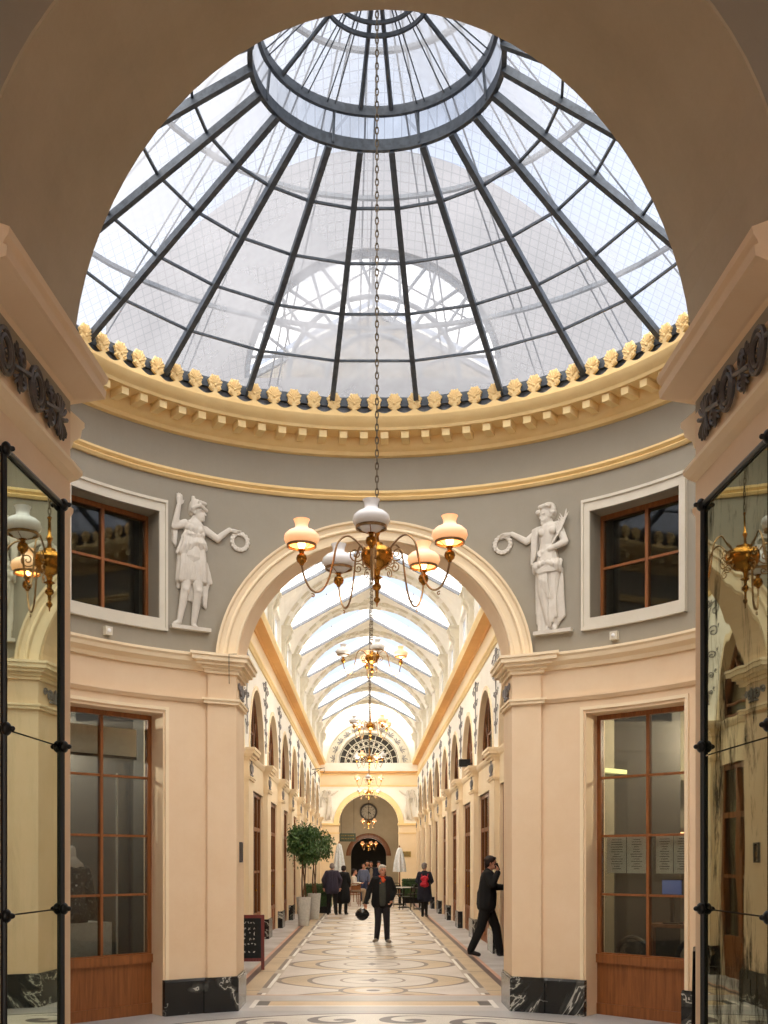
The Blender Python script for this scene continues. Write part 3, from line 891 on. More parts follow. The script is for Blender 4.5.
# ================================================================ the gallery
def spiral(cx, cy, r0, turns, a0, sgn=1, n=22, shrink=.12):
    return [(cx + r0 * (1 - (1 - shrink) * t) * cos(a0 + sgn * turns * 2 * pi * t), cy + r0 * (1 - (1 - shrink) * t) * sin(a0 + sgn * turns * 2 * pi * t)) for t in [i / n for i in range(n + 1)]]
def flat_tube(mb, pts, r, fn, n=5):
    mb.tube([fn(u, v, -.6 * r) for u, v in pts], r, n)
def palmette(mb, fn, cx, cy, size, a0, n=9, spread=150):
    for k in range(n):
        a = a0 + radians(-spread / 2 + spread * k / (n - 1)); L = size * (1 - .25 * abs(k - (n - 1) / 2) / ((n - 1) / 2))
        pts = [(cx + L * t * cos(a + .25 * (1 if k > n / 2 else -1) * t * t), cy + L * t * sin(a + .25 * (1 if k > n / 2 else -1) * t * t)) for t in (0, .3, .6, .85, 1)]
        w = size * .085
        mb.tube([fn(u, v, -w * .4) for u, v in pts], [w * .4, w * .7, w, w * 1.05, w * .35], 6)
def scroll_panel(mb, fn, size=1.0):
    """climbing scroll ornament, centred at 0, from v=-1 to 1 (times size), spreads at the top"""
    s = size
    flat_tube(mb, [(0, -1.0 * s), (.03 * s, -.6 * s), (-.03 * s, -.2 * s), (.02 * s, .2 * s), (0, .5 * s)], .012 * s, fn)
    for k, (v, w) in enumerate(((-.8, .10), (-.5, .13), (-.15, .17), (.25, .24), (.62, .34))):
        for e in (-1, 1):
            pts = [(0, (v - w * .9) * s)] + [(e * (w * .55 * s - p[0]), v * s + p[1]) for p in [(a, b) for a, b in spiral(0, 0, w * .5 * s, 1.3, -pi * .1 if 1 else 0, 1)]]
            flat_tube(mb, pts, .010 * s, fn)
            palmette(mb, fn, e * w * 1.05 * s, (v + .04) * s, .075 * s, (0.5 if e > 0 else pi - .5), 4, 90)
    palmette(mb, fn, 0, .72 * s, .15 * s, pi / 2, 7)
    return mb

ARW, SPG, ZC = 1.38, 3.72, 3.66    # gallery window arch
for s, side in ((-1, 'left'), (1, 'right')):
    us = [YG0, YG1]; ops = []; opl = []
    for k, yc in enumerate(BAYC):
        us += [yc - ARW * cos(radians(q)) for q in range(0, 181, 9)]
        ops.append((yc - ARW, yc + ARW, c0(3.66), (lambda u, yc=yc: SPG + sqrt(max(ARW ** 2 - (u - yc) ** 2, 0)))))
        opl.append((yc - ARW, yc + ARW, c0(0.0), c0(3.05)))
        us += [yc - ARW, yc + ARW]
    us = [u for u in us if YG0 <= u <= YG1]
    fnw = lambda u, z, d: V((s * (GX + d), u, z))
    wl = make_wall(MB(), us, opl, 0, 3.68, fnw, .35).build('wall_gallery_' + side, 'ochre_pale', kind='structure', label='%s gallery wall with shop bays under arches' % side)
    make_wall(MB(), us, ops, 3.68, 5.66, fnw, .35).build('arcade', 'white', wl)
    MB().box2(s * GX, s * (GX + .35), YG0, YG1, 5.66, 6.24).build('attic_band', 'ochre_pale', wl)
    # yellow-painted arch reveals
    mb = MB()
    for yc in BAYC:
        pts = [(yc - ARW, 3.70)] + [(yc - ARW * cos(pi * i / 24), SPG + ARW * sin(pi * i / 24)) for i in range(25)] + [(yc + ARW, 3.70)]
        for (a, b) in zip(pts[:-1], pts[1:]):
            if a[0] < YG0 + .02: continue
            def off(p, e): 
                dx, dz = p[0] - yc, max(p[1] - SPG, 0); L = hypot(dx, dz) or 1
                return (p[0] + dx / L * e, p[1] + dz / L * e)
            ai, bi, ao, bo = off(a, -.012), off(b, -.012), off(a, .07), off(b, .07)
            mb.cell([fnw(ai[0], ai[1], -.025), fnw(bi[0], bi[1], -.025), fnw(bi[0], bi[1], .34), fnw(ai[0], ai[1], .34),
                     fnw(ao[0], ao[1], -.025), fnw(bo[0], bo[1], -.025), fnw(bo[0], bo[1], .0), fnw(ao[0], ao[1], .0)])
    mb.build('arch_trim', 'ochre_pale', wl)
    # mouldings (linear sweeps)
    def lin(prof, name, mat, y0=YG0, y1=YG1):
        return MB().sweep([(lambda d, z, y=y: V((s * (GX - d), y, z))) for y in (y0, y1)], prof).build(name, mat, wl)
    lin([(-.02, 5.66), (.03, 5.66), (.05, 5.70), (.03, 5.72), (.06, 5.75), (.06, 5.79), (-.02, 5.80)], 'moulding', 'cream')
    lin([(-.02, 6.18), (.03, 6.18), (.05, 6.215), (.24, 6.225), (.24, 6.235), (-.02, 6.25)], 'cornice_soffit', 'soffit_or')
    lin([(-.3, 6.23), (.24, 6.235), (.25, 6.26), (.27, 6.30), (.28, 6.34), (.28, 6.37), (.20, 6.40), (-.3, 6.42)], 'cornice', 'cream')
    # string course breaking forward over piers, piers, plinths, ornament
    st = MB(); piers = [12.7 + .0] + [b + 1.875 for b in BAYC]
    prf = [(-.02, 3.50), (.02, 3.50), (.03, 3.54), (.08, 3.58), (.10, 3.62), (.11, 3.65), (.11, 3.68), (-.02, 3.70)]
    for yc in BAYC:
        a, b = max(yc - ARW - .0, YG0), yc + ARW
        st.sweep([(lambda d, z, y=y: V((s * (GX - d + .06), y, z))) for y in (a, b)], prf)
    st.build('string_course', 'ochre_pale', wl)
    ledge = MB()
    for yc in BAYC: ledge.box2(s * (GX + .03), s * (GX + .34), max(yc - ARW, YG0), yc + ARW, 3.05, 3.68)
    ledge.build('fascia', 'wood_dark', wl)
    pm = MB().box2(0, s * .09, -.40, .40, .42, 3.5).mesh('pilaster'); pm.materials.append(M['ochre_pale'])
    cm = MB()
    for z0, z1, d, e in ((3.14, 3.18, .12, .03), (3.18, 3.20, .135, .045), (3.50, 3.55, .12, .03), (3.55, 3.60, .16, .07), (3.60, 3.66, .20, .11), (3.66, 3.71, .22, .13)):
        cm.box2(0, -s * (d - .09) if 0 else -s * (d - .0) + s * .09, -.40 - e, .40 + e, z0, z1)
    cmm = MB()
    for z0, z1, d, e in ((3.14, 3.18, .03, .03), (3.18, 3.20, .045, .045), (3.50, 3.55, .03, .03), (3.55, 3.60, .07, .07), (3.60, 3.66, .11, .11), (3.66, 3.71, .13, .13)):
        cmm.box2(-s * d, s * .09, -.40 - e, .40 + e, z0, z1)
    cmm = cmm.mesh('capital'); cmm.materials.append(M['ochre_pale'])
    bm_ = MB().box2(-s * .03, s * .09, -.43, .43, 0, .42).mesh('plinth'); bm_.materials.append(M['black_marble'])
    fl = lambda u, v, d: V((d * s * .25 - s * .002, u, v))
    om = scroll_panel(MB(), (lambda u, v, d: fl(u * 1.9, v, d)), .85).mesh('scroll_ornament'); om.materials.append(M['orn_grey'])
    om2 = MB(); 
    palmette(om2, fl, 0, -.12, .22, pi / 2, 7); palmette(om2, fl, 0, .1, .12, pi / 2, 5)
    for e in (-1, 1): flat_tube(om2, [(e * (.16 - a), b) for a, b in spiral(0, 0, .09, 1.2, 0)], .014, fl)
    om2 = om2.mesh('scroll_ornament'); om2.materials.append(M['orn_grey'])
    for k in range(10):
        y = BAYC[k] + 1.875
        for nm, me, x, z in (('pilaster', pm, GX - .09, 0), ('capital', cmm, GX - .09, 0), ('plinth', bm_, GX - .09, 0), ('scroll_ornament', om, GX - .012, 4.86), ('frieze_ornament', om2, GX - .10, 3.35)):
            o = bpy.data.objects.new(nm, me); COL.objects.link(o); o.parent = wl; o.location = (s * x, y, z)
            if nm.endswith('ornament'): o.rotation_euler = (0, 0, 0)
    # shop fronts: double doors and fanlights
    def shopfront():
        e = empty('window_3', (0, 0, 0))
        f = MB(); X0 = 0; t = .035
        W_ = ARW
        for y0, y1 in ((-W_, -W_ + .10), (W_ - .10, W_), (-.07, .07), (-W_ + .62, -W_ + .70), (W_ - .70, W_ - .62)): f.box2(-t, t, y0, y1, 0, 3.05)
        for z0, z1 in ((2.97, 3.05), (2.28, 2.36), (.52, .60), (0, .14)): f.box2(-t * .95, t * .95, -W_, W_, z0, z1)
        f.box2(-.02, .02, -W_ + .1, W_ - .1, .12, .54)
        f.box2(-t * .7, t * .7, -W_ + .1, W_ - .1, 1.42, 1.47)
        f.build('window_frame', 'wood', e)
        MB().box2(-.006, .006, -W_ + .1, W_ - .1, .6, 2.97).build('pane', 'window_glass', e)
        h = MB().ell((-s * .07, .10, 1.08), .03, n=8, m=6); h.cap((-s * .07, .10, 1.08), (-s * .03, .10, 1.08), .01, .01, 6)
        h.build('handle', 'brass', e)
        return e
    def fanlight():
        e = empty('window_4', (0, 0, 0)); f = MB()
        arc = lambda r: [(0, -r * cos(pi * i / 28), SPG + r * sin(pi * i / 28)) for i in range(29)]
        f.tube(arc(ARW - .05), .05, 6); f.tube([(0, -ARW, 3.74), (0, ARW, 3.74)], .04, 6)
        f.build('window_frame', 'wood_dark', e)
        b = MB()
        for y in (-.46, .46): b.tube([(0, y, 3.7), (0, y, SPG + sqrt(ARW ** 2 - .46 ** 2) - .05)], .03, 6)
        b.tube([(0, -.46, SPG + .55), (0, .46, SPG + .55)], .025, 6)
        b.tube([(0, -ARW + .05, SPG + .2), (0, ARW - .05, SPG + .2)], .022, 6)
        for e_ in (-1, 1): b.tube([(0, e_ * .46, SPG + .2), (0, e_ * 1.0, SPG + .85)], .022, 6)
        b.build('glazing_bars', 'wood_dark', e)
        MB().prism([(y, z) for _, y, z in arc(ARW - .05)] , lambda u, v, d: V((d, u, v)), -.005, .005).build('pane', 'window_glass', e)
        c = MB()   # half-drawn white curtains inside
        for e_ in (-1, 1):
            pts = []
            for i in range(9): pts.append((e_ * (.15 + .75 * i / 8), SPG + .95 - .55 * (i / 8)))
            for i in range(8): c.cap((s * .08 + .015 * s * (i % 2), pts[i][0], pts[i][1]), (s * .08 + .015 * s * (i % 2), pts[i][0] + e_ * .04, SPG + .05), .05, .04, 6)
        c.build('curtain', 'canvas', e)
        return e
    sf, fl_ = shopfront(), fanlight()
    for k, yc in enumerate(BAYC):
        a = sf if k == 0 else copy_tree(sf); a.location = (s * (GX + .09), yc, 0)
        b = fl_ if k == 0 else copy_tree(fl_); b.location = (s * (GX + .13), yc, 0)
        tag(a, 'wooden shop front in the %s bay of the %s gallery wall' % (ORD[k], side), kind='structure')
        tag(b, 'dark arched window over the %s bay of the %s gallery wall' % (ORD[k], side), kind='structure')
    # dark shell behind
    sh = MB().box2(s * 3.5, s * 3.6, YG0, YG1, 0, 6.2); sh.box2(s * (GX + .35), s * 3.5, YG0, YG1, 6.1, 6.2); sh.box2(s * (GX + .35), s * 3.5, YG0, YG1, 3.3, 3.4)
    for yc in BAYC: sh.box2(s * (GX + .35), s * 3.5, yc + 1.8, yc + 1.95, 0, 6.1)
    sh.box2(s * (GX + .35), s * 3.5, YG0, YG0 + .1, 0, 6.1)
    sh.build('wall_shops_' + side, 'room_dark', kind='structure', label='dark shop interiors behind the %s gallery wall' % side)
    # clerestory
    us = [YG0, YG1]; opc = []
    for yc in BAYC:
        a, b = max(yc - 1.32, YG0 + .1), yc + 1.32
        us += [a, b]; opc.append((a, b, c0(6.62), c0(7.62)))
    fnc = lambda u, z, d: V((s * (2.22 + d), u, z))
    cl = make_wall(MB(), us, opc, 6.40, 7.95, fnc, .18).build('wall_clerestory_' + side, 'white', kind='structure', label='white clerestory wall above the %s cornice' % side)
    first = None
    for k, yc in enumerate(BAYC):
        if first is None:
            e = empty('window_5'); f = MB()
            for y0, y1 in ((-1.32, -1.26), (1.26, 1.32), (-.46, -.42), (.42, .46)): f.box2(-.03, .03, y0, y1, 6.62, 7.62)
            for z0, z1 in ((6.62, 6.68), (7.56, 7.62)): f.box2(-.03, .03, -1.32, 1.32, z0, z1)
            f.build('window_frame', 'white', e); MB().box2(-.005, .005, -1.3, 1.3, 6.65, 7.6).build('pane', 'clear_glass', e)
            first = e
        else: e = copy_tree(first)
        e.location = (s * 2.31, yc, 0)
        tag(e, 'clerestory window above the %s bay of the %s wall' % (ORD[k], side), kind='structure')
    # corbels under rib feet
    cb = MB()
    for e in (-.22, .22):
        cb.box2(0, -s * .10, e - .09, e + .09, 6.45, 7.28)
        cb.sweep([(lambda a, b, y=y: V((-s * a, y, b))) for y in (e - .10, e + .10)], [(0, 7.15), (.10, 7.18), (.14, 7.25), (.20, 7.34), (.22, 7.42), (.24, 7.50), (0, 7.50)])
        cb.box2(0, -s * .26, e - .13, e + .13, 7.50, 7.56); cb.ell((-s * .17, e, 7.36), (.06, .11, .06), n=10, m=6)
    cbm = cb.mesh('corbel'); cbm.materials.append(M['rib'])
    for y in RIBY:
        o = bpy.data.objects.new('corbel', cbm); COL.objects.link(o); o.parent = cl; o.location = (s * 2.22, y, 0)

# vault ribs, plaster bands and glass
RR, RZ = 2.246, 6.70
AM = radians(69.2)
gz = lambda x: 9.05 - 1.2 * abs(x) / 2.2
cg = empty('ceiling_gallery', (0, YG0, 0)); tag(cg, 'arched plaster and glass ceiling of the gallery', kind='structure')
NI = 28
def sec_arch(r): return [(r * sin(-AM + 2 * AM * i / NI), RZ + r * cos(-AM + 2 * AM * i / NI)) for i in range(NI + 1)]
def sec_gable(dz=0): return [(-2.2 + 4.4 * i / NI, gz(-2.2 + 4.4 * i / NI) + dz) for i in range(NI + 1)]
rib = MB(); A_ = sec_arch(RR); G_ = [(x, gz(x) + .03) for x, z in A_]; B_ = sec_arch(RR + .2)
for i in range(NI):
    P = lambda p, y: V((p[0], y, p[1]))
    rib.cell([P(A_[i], -.16), P(A_[i + 1], -.16), P(A_[i + 1], .16), P(A_[i], .16), P(B_[i], -.16), P(B_[i + 1], -.16), P(B_[i + 1], .16), P(B_[i], .16)])
    if max(G_[i][1], G_[i + 1][1]) > max(B_[i][1], B_[i + 1][1]) - .15:
        rib.cell([P(B_[i], .05), P(B_[i + 1], .05), P(B_[i + 1], .15), P(B_[i], .15), P((B_[i][0], gz(B_[i][0]) + .04), .05), P((B_[i + 1][0], gz(B_[i + 1][0]) + .04), .05), P((B_[i + 1][0], gz(B_[i + 1][0]) + .04), .15), P((B_[i][0], gz(B_[i][0]) + .04), .15)])
ribm = rib.mesh('vault_rib'); ribm.materials.append(M['white'])
cof = MB()
for i in range(14):
    q0 = -AM + 2 * AM * (i + .18) / 14; q1 = -AM + 2 * AM * (i + .82) / 14
    for (r0, r1, y0, y1) in ((RR + .05, RR + .15, -.175, -.16), (RR - .012, RR, -.10, .10)):
        P = lambda r, q, y: V((r * sin(q), y, RZ + r * cos(q)))
        cof.cell([P(r0, q0, y0), P(r0, q1, y0), P(r0, q1, y1), P(r0, q0, y1), P(r1, q0, y0), P(r1, q1, y0), P(r1, q1, y1), P(r1, q0, y1)])
cofm = cof.mesh('coffer'); cofm.materials.append(M['rib'])
def band_mesh(L):
    mb = MB(); n = 8
    secs = []
    for j in range(n + 1):
        t = j / n; k = t * t * (3 - 2 * t)
        Ga, Aa = sec_gable(), sec_arch(RR + .12)
        secs.append([(g[0] * (1 - k) + a[0] * k, g[1] * (1 - k) + a[1] * k) for g, a in zip(Ga, Aa)])
    for j in range(n):
        for i in range(NI):
            a, b, c, d = secs[j][i], secs[j][i + 1], secs[j + 1][i + 1], secs[j + 1][i]
            y0, y1 = -L + L * j / n, -L + L * (j + 1) / n
            mb.cell([V((a[0], y0, a[1])), V((b[0], y0, b[1])), V((c[0], y1, c[1])), V((d[0], y1, d[1])),
                     V((a[0], y0, a[1] + .05)), V((b[0], y0, b[1] + .05)), V((c[0], y1, c[1] + .05)), V((d[0], y1, d[1] + .05))])
    return mb
GL = 1.45
bandm = band_mesh(3.75 - GL - .1).mesh('plaster_band', True, 60); bandm.materials.append(M['white'])
bandf = band_mesh(1.6).mesh('plaster_band', True, 60); bandf.materials.append(M['white'])
def orn_crown():
    mb = MB(); f = lambda u, v, d: V((u, v, 9.0 - .02 + d * .4 - .05 * abs(v + 1)))
    f = lambda u, v, d: V((u, v - .9, 8.93 + d - .10 * (v + .3) - .25 * abs(u)))
    for e in (-1, 1):
        flat_tube(mb, [(e * (.42 - a), b) for a, b in spiral(0, 0, .2, 1.4, 0)], .018, f)
        flat_tube(mb, [(e * (.75 - a), b + .1) for a, b in spiral(0, 0, .14, 1.2, 0)], .015, f)
    palmette(mb, f, 0, 0, .3, pi / 2, 7); palmette(mb, f, 0, 0, .25, -pi / 2, 5)
    return mb
ocm = orn_crown().mesh('crown_ornament'); ocm.materials.append(M['rib'])
def gable_bar(): 
    mb = MB()
    for s_ in (-1, 1):
        a, b = V((s_ * 2.24, 0, gz(2.24) - .03)), V((0, 0, 9.05 - .03))
        mb.cell([a + V((0, -.03, -.05)), b + V((0, -.03, -.05)), b + V((0, .03, -.05)), a + V((0, .03, -.05)), a + V((0, -.03, .03)), b + V((0, -.03, .03)), b + V((0, .03, .03)), a + V((0, .03, .03))])
    return mb
gbm = gable_bar().mesh('gutter_bar'); gbm.materials.append(M['gutter'])
def glass_mesh(L):
    mb = MB()
    for s_ in (-1, 1): mb.add([(0, 0, 9.05), (s_ * 2.35, 0, gz(2.35)), (s_ * 2.35, L, gz(2.35)), (0, L, 9.05)], [(0, 1, 2, 3)])
    m = mb.mesh('roof_pane', fix=False); m.materials.append(M['roof_glass'])
    b = MB()
    for s_ in (-1, 1):
        for j in (.5,):
            b.tube([(0, L * j, 9.04), (s_ * 2.3, L * j, gz(2.3) - .01)], .012, 5)
        b.tube([(s_ * 1.1, 0, gz(1.1)), (s_ * 1.1, L, gz(1.1))], .012, 5)
    b.tube([(0, 0, 9.05), (0, L, 9.05)], .03, 6)
    bmh = b.mesh('roof_bar'); bmh.materials.append(M['gutter'])
    return m, bmh
gm, gb = glass_mesh(GL); gm1, gb1 = glass_mesh(1.5)
def addc(nm, me, y):
    o = bpy.data.objects.new(nm, me); COL.objects.link(o); o.parent = cg; o.location = (0, y - YG0, 0); return o
addc('roof_pane', gm1, YG0); addc('roof_bar', gb1, YG0); addc('plaster_band', bandf, 16.1); addc('gutter_bar', gbm, 14.5)
for k, y in enumerate(RIBY):
    addc('vault_rib', ribm, y); addc('coffer', cofm, y)
    if k < 9:
        addc('roof_pane', gm, y + .1); addc('roof_bar', gb, y + .1); addc('gutter_bar', gbm, y + .1 + GL); addc('plaster_band', bandm, y + 3.75)
        addc('crown_ornament', ocm, y + 3.55)
    else: addc('roof_pane', gm, y + .1)
# ---- end wall
us = sorted(set([1.41 * cos(radians(q)) for q in range(0, 181, 6)] + [-2.7, 2.7]))
ew = make_wall(MB(), us, [(-1.41, 1.41, c0(0), lambda x: 3.42 + sqrt(max(1.41 ** 2 - x * x, 0)))], 3.42, 5.25, lambda u, z, d: V((u, YG1 + d, z)), .4).build('wall_end', 'white', kind='structure', label='end wall of the gallery with a round arch and lunette')
mb = MB()
for s in (-1, 1): mb.box2(s * 1.41, s * 2.7, YG1, YG1 + .4, .4, 3.42)
mb.build('pier', 'ochre_pale', ew)
mb = MB()
for s in (-1, 1): mb.box2(s * 1.38, s * 2.7, YG1 - .04, YG1 + .44, 0, .4)
mb.build('plinth', 'black_marble', ew)
mb = MB()
for s in (-1, 1):
    mb.box2(s * 1.36, s * 2.3, YG1 - .10, YG1 + .3, 3.38, 3.48); mb.box2(s * 1.38, s * 2.3, YG1 - .04, YG1 + .2, 2.98, 3.04)
mb.sweep([(lambda a, b, q=pi * i / 36: V(((1.41 + a) * cos(q), YG1 - b, 3.42 + (1.41 + a) * sin(q)))) for i in range(37)], [(0, -.3), (0, .05), (.12, .06), (.24, .08), (.25, 0)])
mb.box2(-2.3, 2.3, YG1 - .08, YG1, 5.20, 5.27); mb.box2(-2.3, 2.3, YG1 - .05, YG1, 5.75, 5.80)
mb.build('moulding', 'cream', ew)
MB().box2(-2.7, 2.7, YG1, YG1 + .4, 5.25, 5.9).build('frieze', 'ochre_pale', ew)
MB().box2(-2.3, 2.3, YG1 - .22, YG1, 5.86, 5.92).build('ledge_soffit', 'soffit_or', ew)
MB().box2(-2.7, 2.7, YG1 - .25, YG1 + .4, 5.92, 6.30).build('ledge', 'white', ew)
us = sorted(set([1.42 * cos(radians(q)) for q in range(0, 181, 6)] + [-2.7, 2.7]))
mb = MB()
for a, b in zip(us[:-1], us[1:]):
    h = lambda x: 6.3 + sqrt(max(1.42 ** 2 - x * x, 0))
    mb.cell([V((a, YG1, h(a))), V((b, YG1, h(b))), V((b, YG1 + .3, h(b))), V((a, YG1 + .3, h(a))), V((a, YG1, 9.3)), V((b, YG1, 9.3)), V((b, YG1 + .3, 9.3)), V((a, YG1 + .3, 9.3))])
mb.build('tympanum', 'white', ew)
MB().sweep([(lambda a, b, q=pi * i / 36: V(((1.45 + a) * cos(q), YG1 - b, 6.3 + (1.45 + a) * sin(q)))) for i in range(37)], [(0, 0), (0, .08), (.05, .08), (.07, .03), (.48, .03), (.50, .09), (.55, .09), (.55, 0)]).build('archivolt', 'rib', ew)
mb = MB()
for k in range(12):
    q = pi * (k + .5) / 12
    palmette(mb, lambda u, v, d: V((u, YG1 - .04 + d * .3, v)), 1.6 * cos(q), 6.3 + 1.6 * sin(q), .26, q, 5, 120)
mb.build('archivolt_ornament', 'orn_grey', ew)
lu = empty('window_6', (0, YG1 + .12, 6.3)); tag(lu, 'dark leaded half-round lunette window high on the end wall', kind='structure')
MB().prism([(1.42 * cos(pi * i / 24), 1.42 * sin(pi * i / 24)) for i in range(25)], lambda u, v, d: V((u, d, v)), 0, .02).build('pane', 'lead_glass', lu)
mb = MB()
for r_ in (.45, .8, 1.12, 1.38): mb.tube([(r_ * cos(pi * i / 24), -.02, r_ * sin(pi * i / 24)) for i in range(25)], .022, 5)
for k in range(1, 12):
    q = pi * k / 12; mb.tube([(.2 * cos(q), -.02, .2 * sin(q)), (1.4 * cos(q), -.02, 1.4 * sin(q))], .018, 5)
for k in range(12):
    q = pi * (k + .5) / 12; mb.tube([(.96 * cos(q) + .11 * cos(t * pi / 4), -.02, .96 * sin(q) + .11 * sin(t * pi / 4)) for t in range(8)], .015, 4, closed=True)
mb.build('tracery', 'rib', lu)
# ---- passage beyond
PW = 2.0
for s, side in ((-1, 'left'), (1, 'right')):
    MB().box2(s * PW, s * (PW + .2), YG1 + .4, 66, 0, 5.6).build('wall_passage_' + side, 'soffit', kind='structure', label='%s wall of the passage beyond the end arch' % side)
MB().box2(-2.2, 2.2, YG1 + .4, 66, 5.4, 5.6).build('ceiling_passage', 'soffit', kind='structure', label='ceiling of the passage beyond the end arch')
us = sorted(set([.93 * cos(radians(q)) for q in range(0, 181, 9)] + [-2.0, 2.0]))
pw = make_wall(MB(), us, [(-.93, .93, c0(0), lambda x: 1.98 + sqrt(max(.93 ** 2 - x * x, 0)))], 0, 5.4, lambda u, z, d: V((u, 57 + d, z)), .4).build('wall_passage_end', 'soffit', kind='structure', label='inner wall with the clock above a smaller arch')
MB().sweep([(lambda a, b, q=pi * i / 30: V(((.93 + a) * cos(q), 57 - b, 1.98 + (.93 + a) * sin(q)))) for i in range(31)], [(0, -.05), (0, .05), (.15, .05), (.25, .03), (.25, 0)]).build('archivolt', 'wood_dark', pw)
MB().box2(-2.0, 2.0, 56.93, 57, 3.35, 3.42).build('moulding', 'soffit', pw)
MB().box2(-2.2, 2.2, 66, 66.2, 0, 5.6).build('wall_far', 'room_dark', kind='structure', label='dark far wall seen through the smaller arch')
# window behind ceiling joints: far roof closure
MB().box2(-2.7, 2.7, YG1 + .3, YG1 + .4, 9.0, 9.6).build('roof_end', 'roof_zinc', kind='structure', label='roof edge at the gallery end')
# ================================================================ things in the hall
def smooth_path(pts, n=6):
    """Catmull-Rom"""
    P = [V(p) for p in pts]; out = []
    for i in range(len(P) - 1):
        a, b, c, d = P[max(i - 1, 0)], P[i], P[i + 1], P[min(i + 2, len(P) - 1)]
        for k in range(n):
            t = k / n
            out.append(.5 * ((2 * b) + (-a + c) * t + (2 * a - 5 * b + 4 * c - d) * t * t + (-a + 3 * b - 3 * c + d) * t ** 3))
    out.append(P[-1]); return out
SHADE = [(.100, -.004), (.112, .0), (.128, .014), (.141, .045), (.134, .078), (.105, .105), (.068, .122), (.052, .135), (.050, .155), (.056, .18), (.066, .198), (.060, .198), (.046, .165), (.046, .135), (.09, .10), (.125, .07), (.130, .045), (.118, .015), (.098, .004)]
def chandelier(name, loc, n, rot, lit, rad, top, sc=1.0, label='', chain_r=.005, group=None):
    e = empty(name, loc); tag(e, label, 'chandelier', group)
    # bowl and turned stem
    mb = MB().lathe([(.0, .10), (.05, .10), (.055, .075), (.11, .06), (.128, .03), (.132, .0), (.12, -.04), (.085, -.085), (.04, -.108), (.028, -.12), (.022, -.16), (.045, -.175), (.022, -.19), (.02, -.22), (.036, -.24), (.036, -.26), (.016, -.28), (.014, -.33), (.026, -.345), (.026, -.36), (.008, -.38), (.004, -.41), (0, -.41)], n=28)
    b = mb.build('bowl', 'brass', e, smooth=True); b.scale = (sc,) * 3
    mb = MB().lathe([(0, .10), (.02, .10), (.016, .16), (.03, .19), (.014, .22), (.012, .34), (.02, .36), (0, .38)], n=12)
    st = mb.build('stem', 'brass', e, smooth=True); st.scale = (sc,) * 3
    # hanging chain: oval links, alternately turned
    L = top - loc[2] - .34 * sc; step = .052; m = int(L / step); mb = MB()
    for k in range(m + 1):
        z = .36 * sc + step * k; hh, ww = .034, .012; pts = []
        for i in range(8):
            q = 2 * pi * i / 8; u, v = ww * cos(q), hh * sin(q)
            pts.append((u if k % 2 else 0, 0 if k % 2 else u, z + v))
        mb.tube(pts, chain_r, 4, closed=True)
    mb.build('chain', 'chain', e)
    # arms
    R_ = rad
    arm_pts = smooth_path([(.10, 0, .02), (.17, 0, .10), (.26, 0, .145), (.345, 0, .08), (.385, 0, -.08), (.43, 0, -.23), (.50, 0, -.315), (.575, 0, -.30), (.63, 0, -.21), (.655, 0, -.11)])
    k_ = R_ / .655
    arm = MB().tube([(p.x * k_, p.y, p.z * sc) for p in arm_pts], .0085 * (sc ** .5), 6)
    c1 = [(.185 * k_ + a, 0, .0 + b) for a, b in spiral(0, 0, .068 * sc, 1.7, 2.4)]
    arm.tube([(.11 * k_, 0, .0)] + c1, .006, 5)
    c2 = [(.165 * k_ + a, 0, -.11 * sc + b) for a, b in spiral(0, 0, .045 * sc, 1.5, 2.6, -1)]
    arm.tube([(.10 * k_, 0, -.05)] + c2, .005, 5)
    c3 = [(.56 * k_ + a, 0, -.33 * sc - .02 + b) for a, b in spiral(0, 0, .018, .9, 1.0)]
    arm.tube(c3, .005, 5)
    arm = arm.mesh('arm', True, 60)
    arm.materials.append(M['brass_dull'])
    burner = MB().lathe([(0, -.115), (.014, -.115), (.02, -.10), (.038, -.085), (.044, -.06), (.036, -.035), (.02, -.025), (.02, -.005), (.03, .0), (.03, .012), (0, .012)], c=(0, 0, 0), n=14)
    for q in range(3):
        a = 2 * pi * q / 3; burner.tube([(.03 * cos(a), .03 * sin(a), .0), (.112 * cos(a), .112 * sin(a), .036)], .003, 4)
    burner = burner.mesh('burner', True); burner.materials.append(M['brass'])
    band = MB().sweep([(lambda a, b, q=2 * pi * i / 28: V(((.108 + a) * cos(q), (.108 + a) * sin(q), .042 + b))) for i in range(28)], [(0, -.010), (.010, -.010), (.010, .010), (0, .010)], loop=True).mesh('shade_ring', True)
    band.materials.append(M['brass_dull'])
    sh = MB().lathe([(r, z + .05) for r, z in SHADE], n=28)
    shade = {}
    for key in ('milk', 'milk_lit'):
        mm = MB().sweep([(lambda a, b, q=2 * pi * i / 28: V((a * cos(q), a * sin(q), b + .05))) for i in range(28)], SHADE, loop=True)
        if key == 'milk': mm.lathe([(0, .0), (.03, .002), (.07, .02), (.096, .05), (.10, .06), (0, .06)], n=24)
        mm = mm.mesh('lamp_shade', True, 60); mm.materials.append(M[key]); shade[key] = mm
    bulb = MB().ell((0, 0, .055), (.03, .03, .042), n=12, m=8).mesh('bulb', True, 80); bulb.materials.append(M['bulb'])
    def link(nm, me, par, loc=(0, 0, 0), rz=0, s=1.0):
        o = bpy.data.objects.new(nm, me); COL.objects.link(o); o.parent = par; o.location = loc; o.rotation_euler = (0, 0, rz); o.scale = (s,) * 3; return o
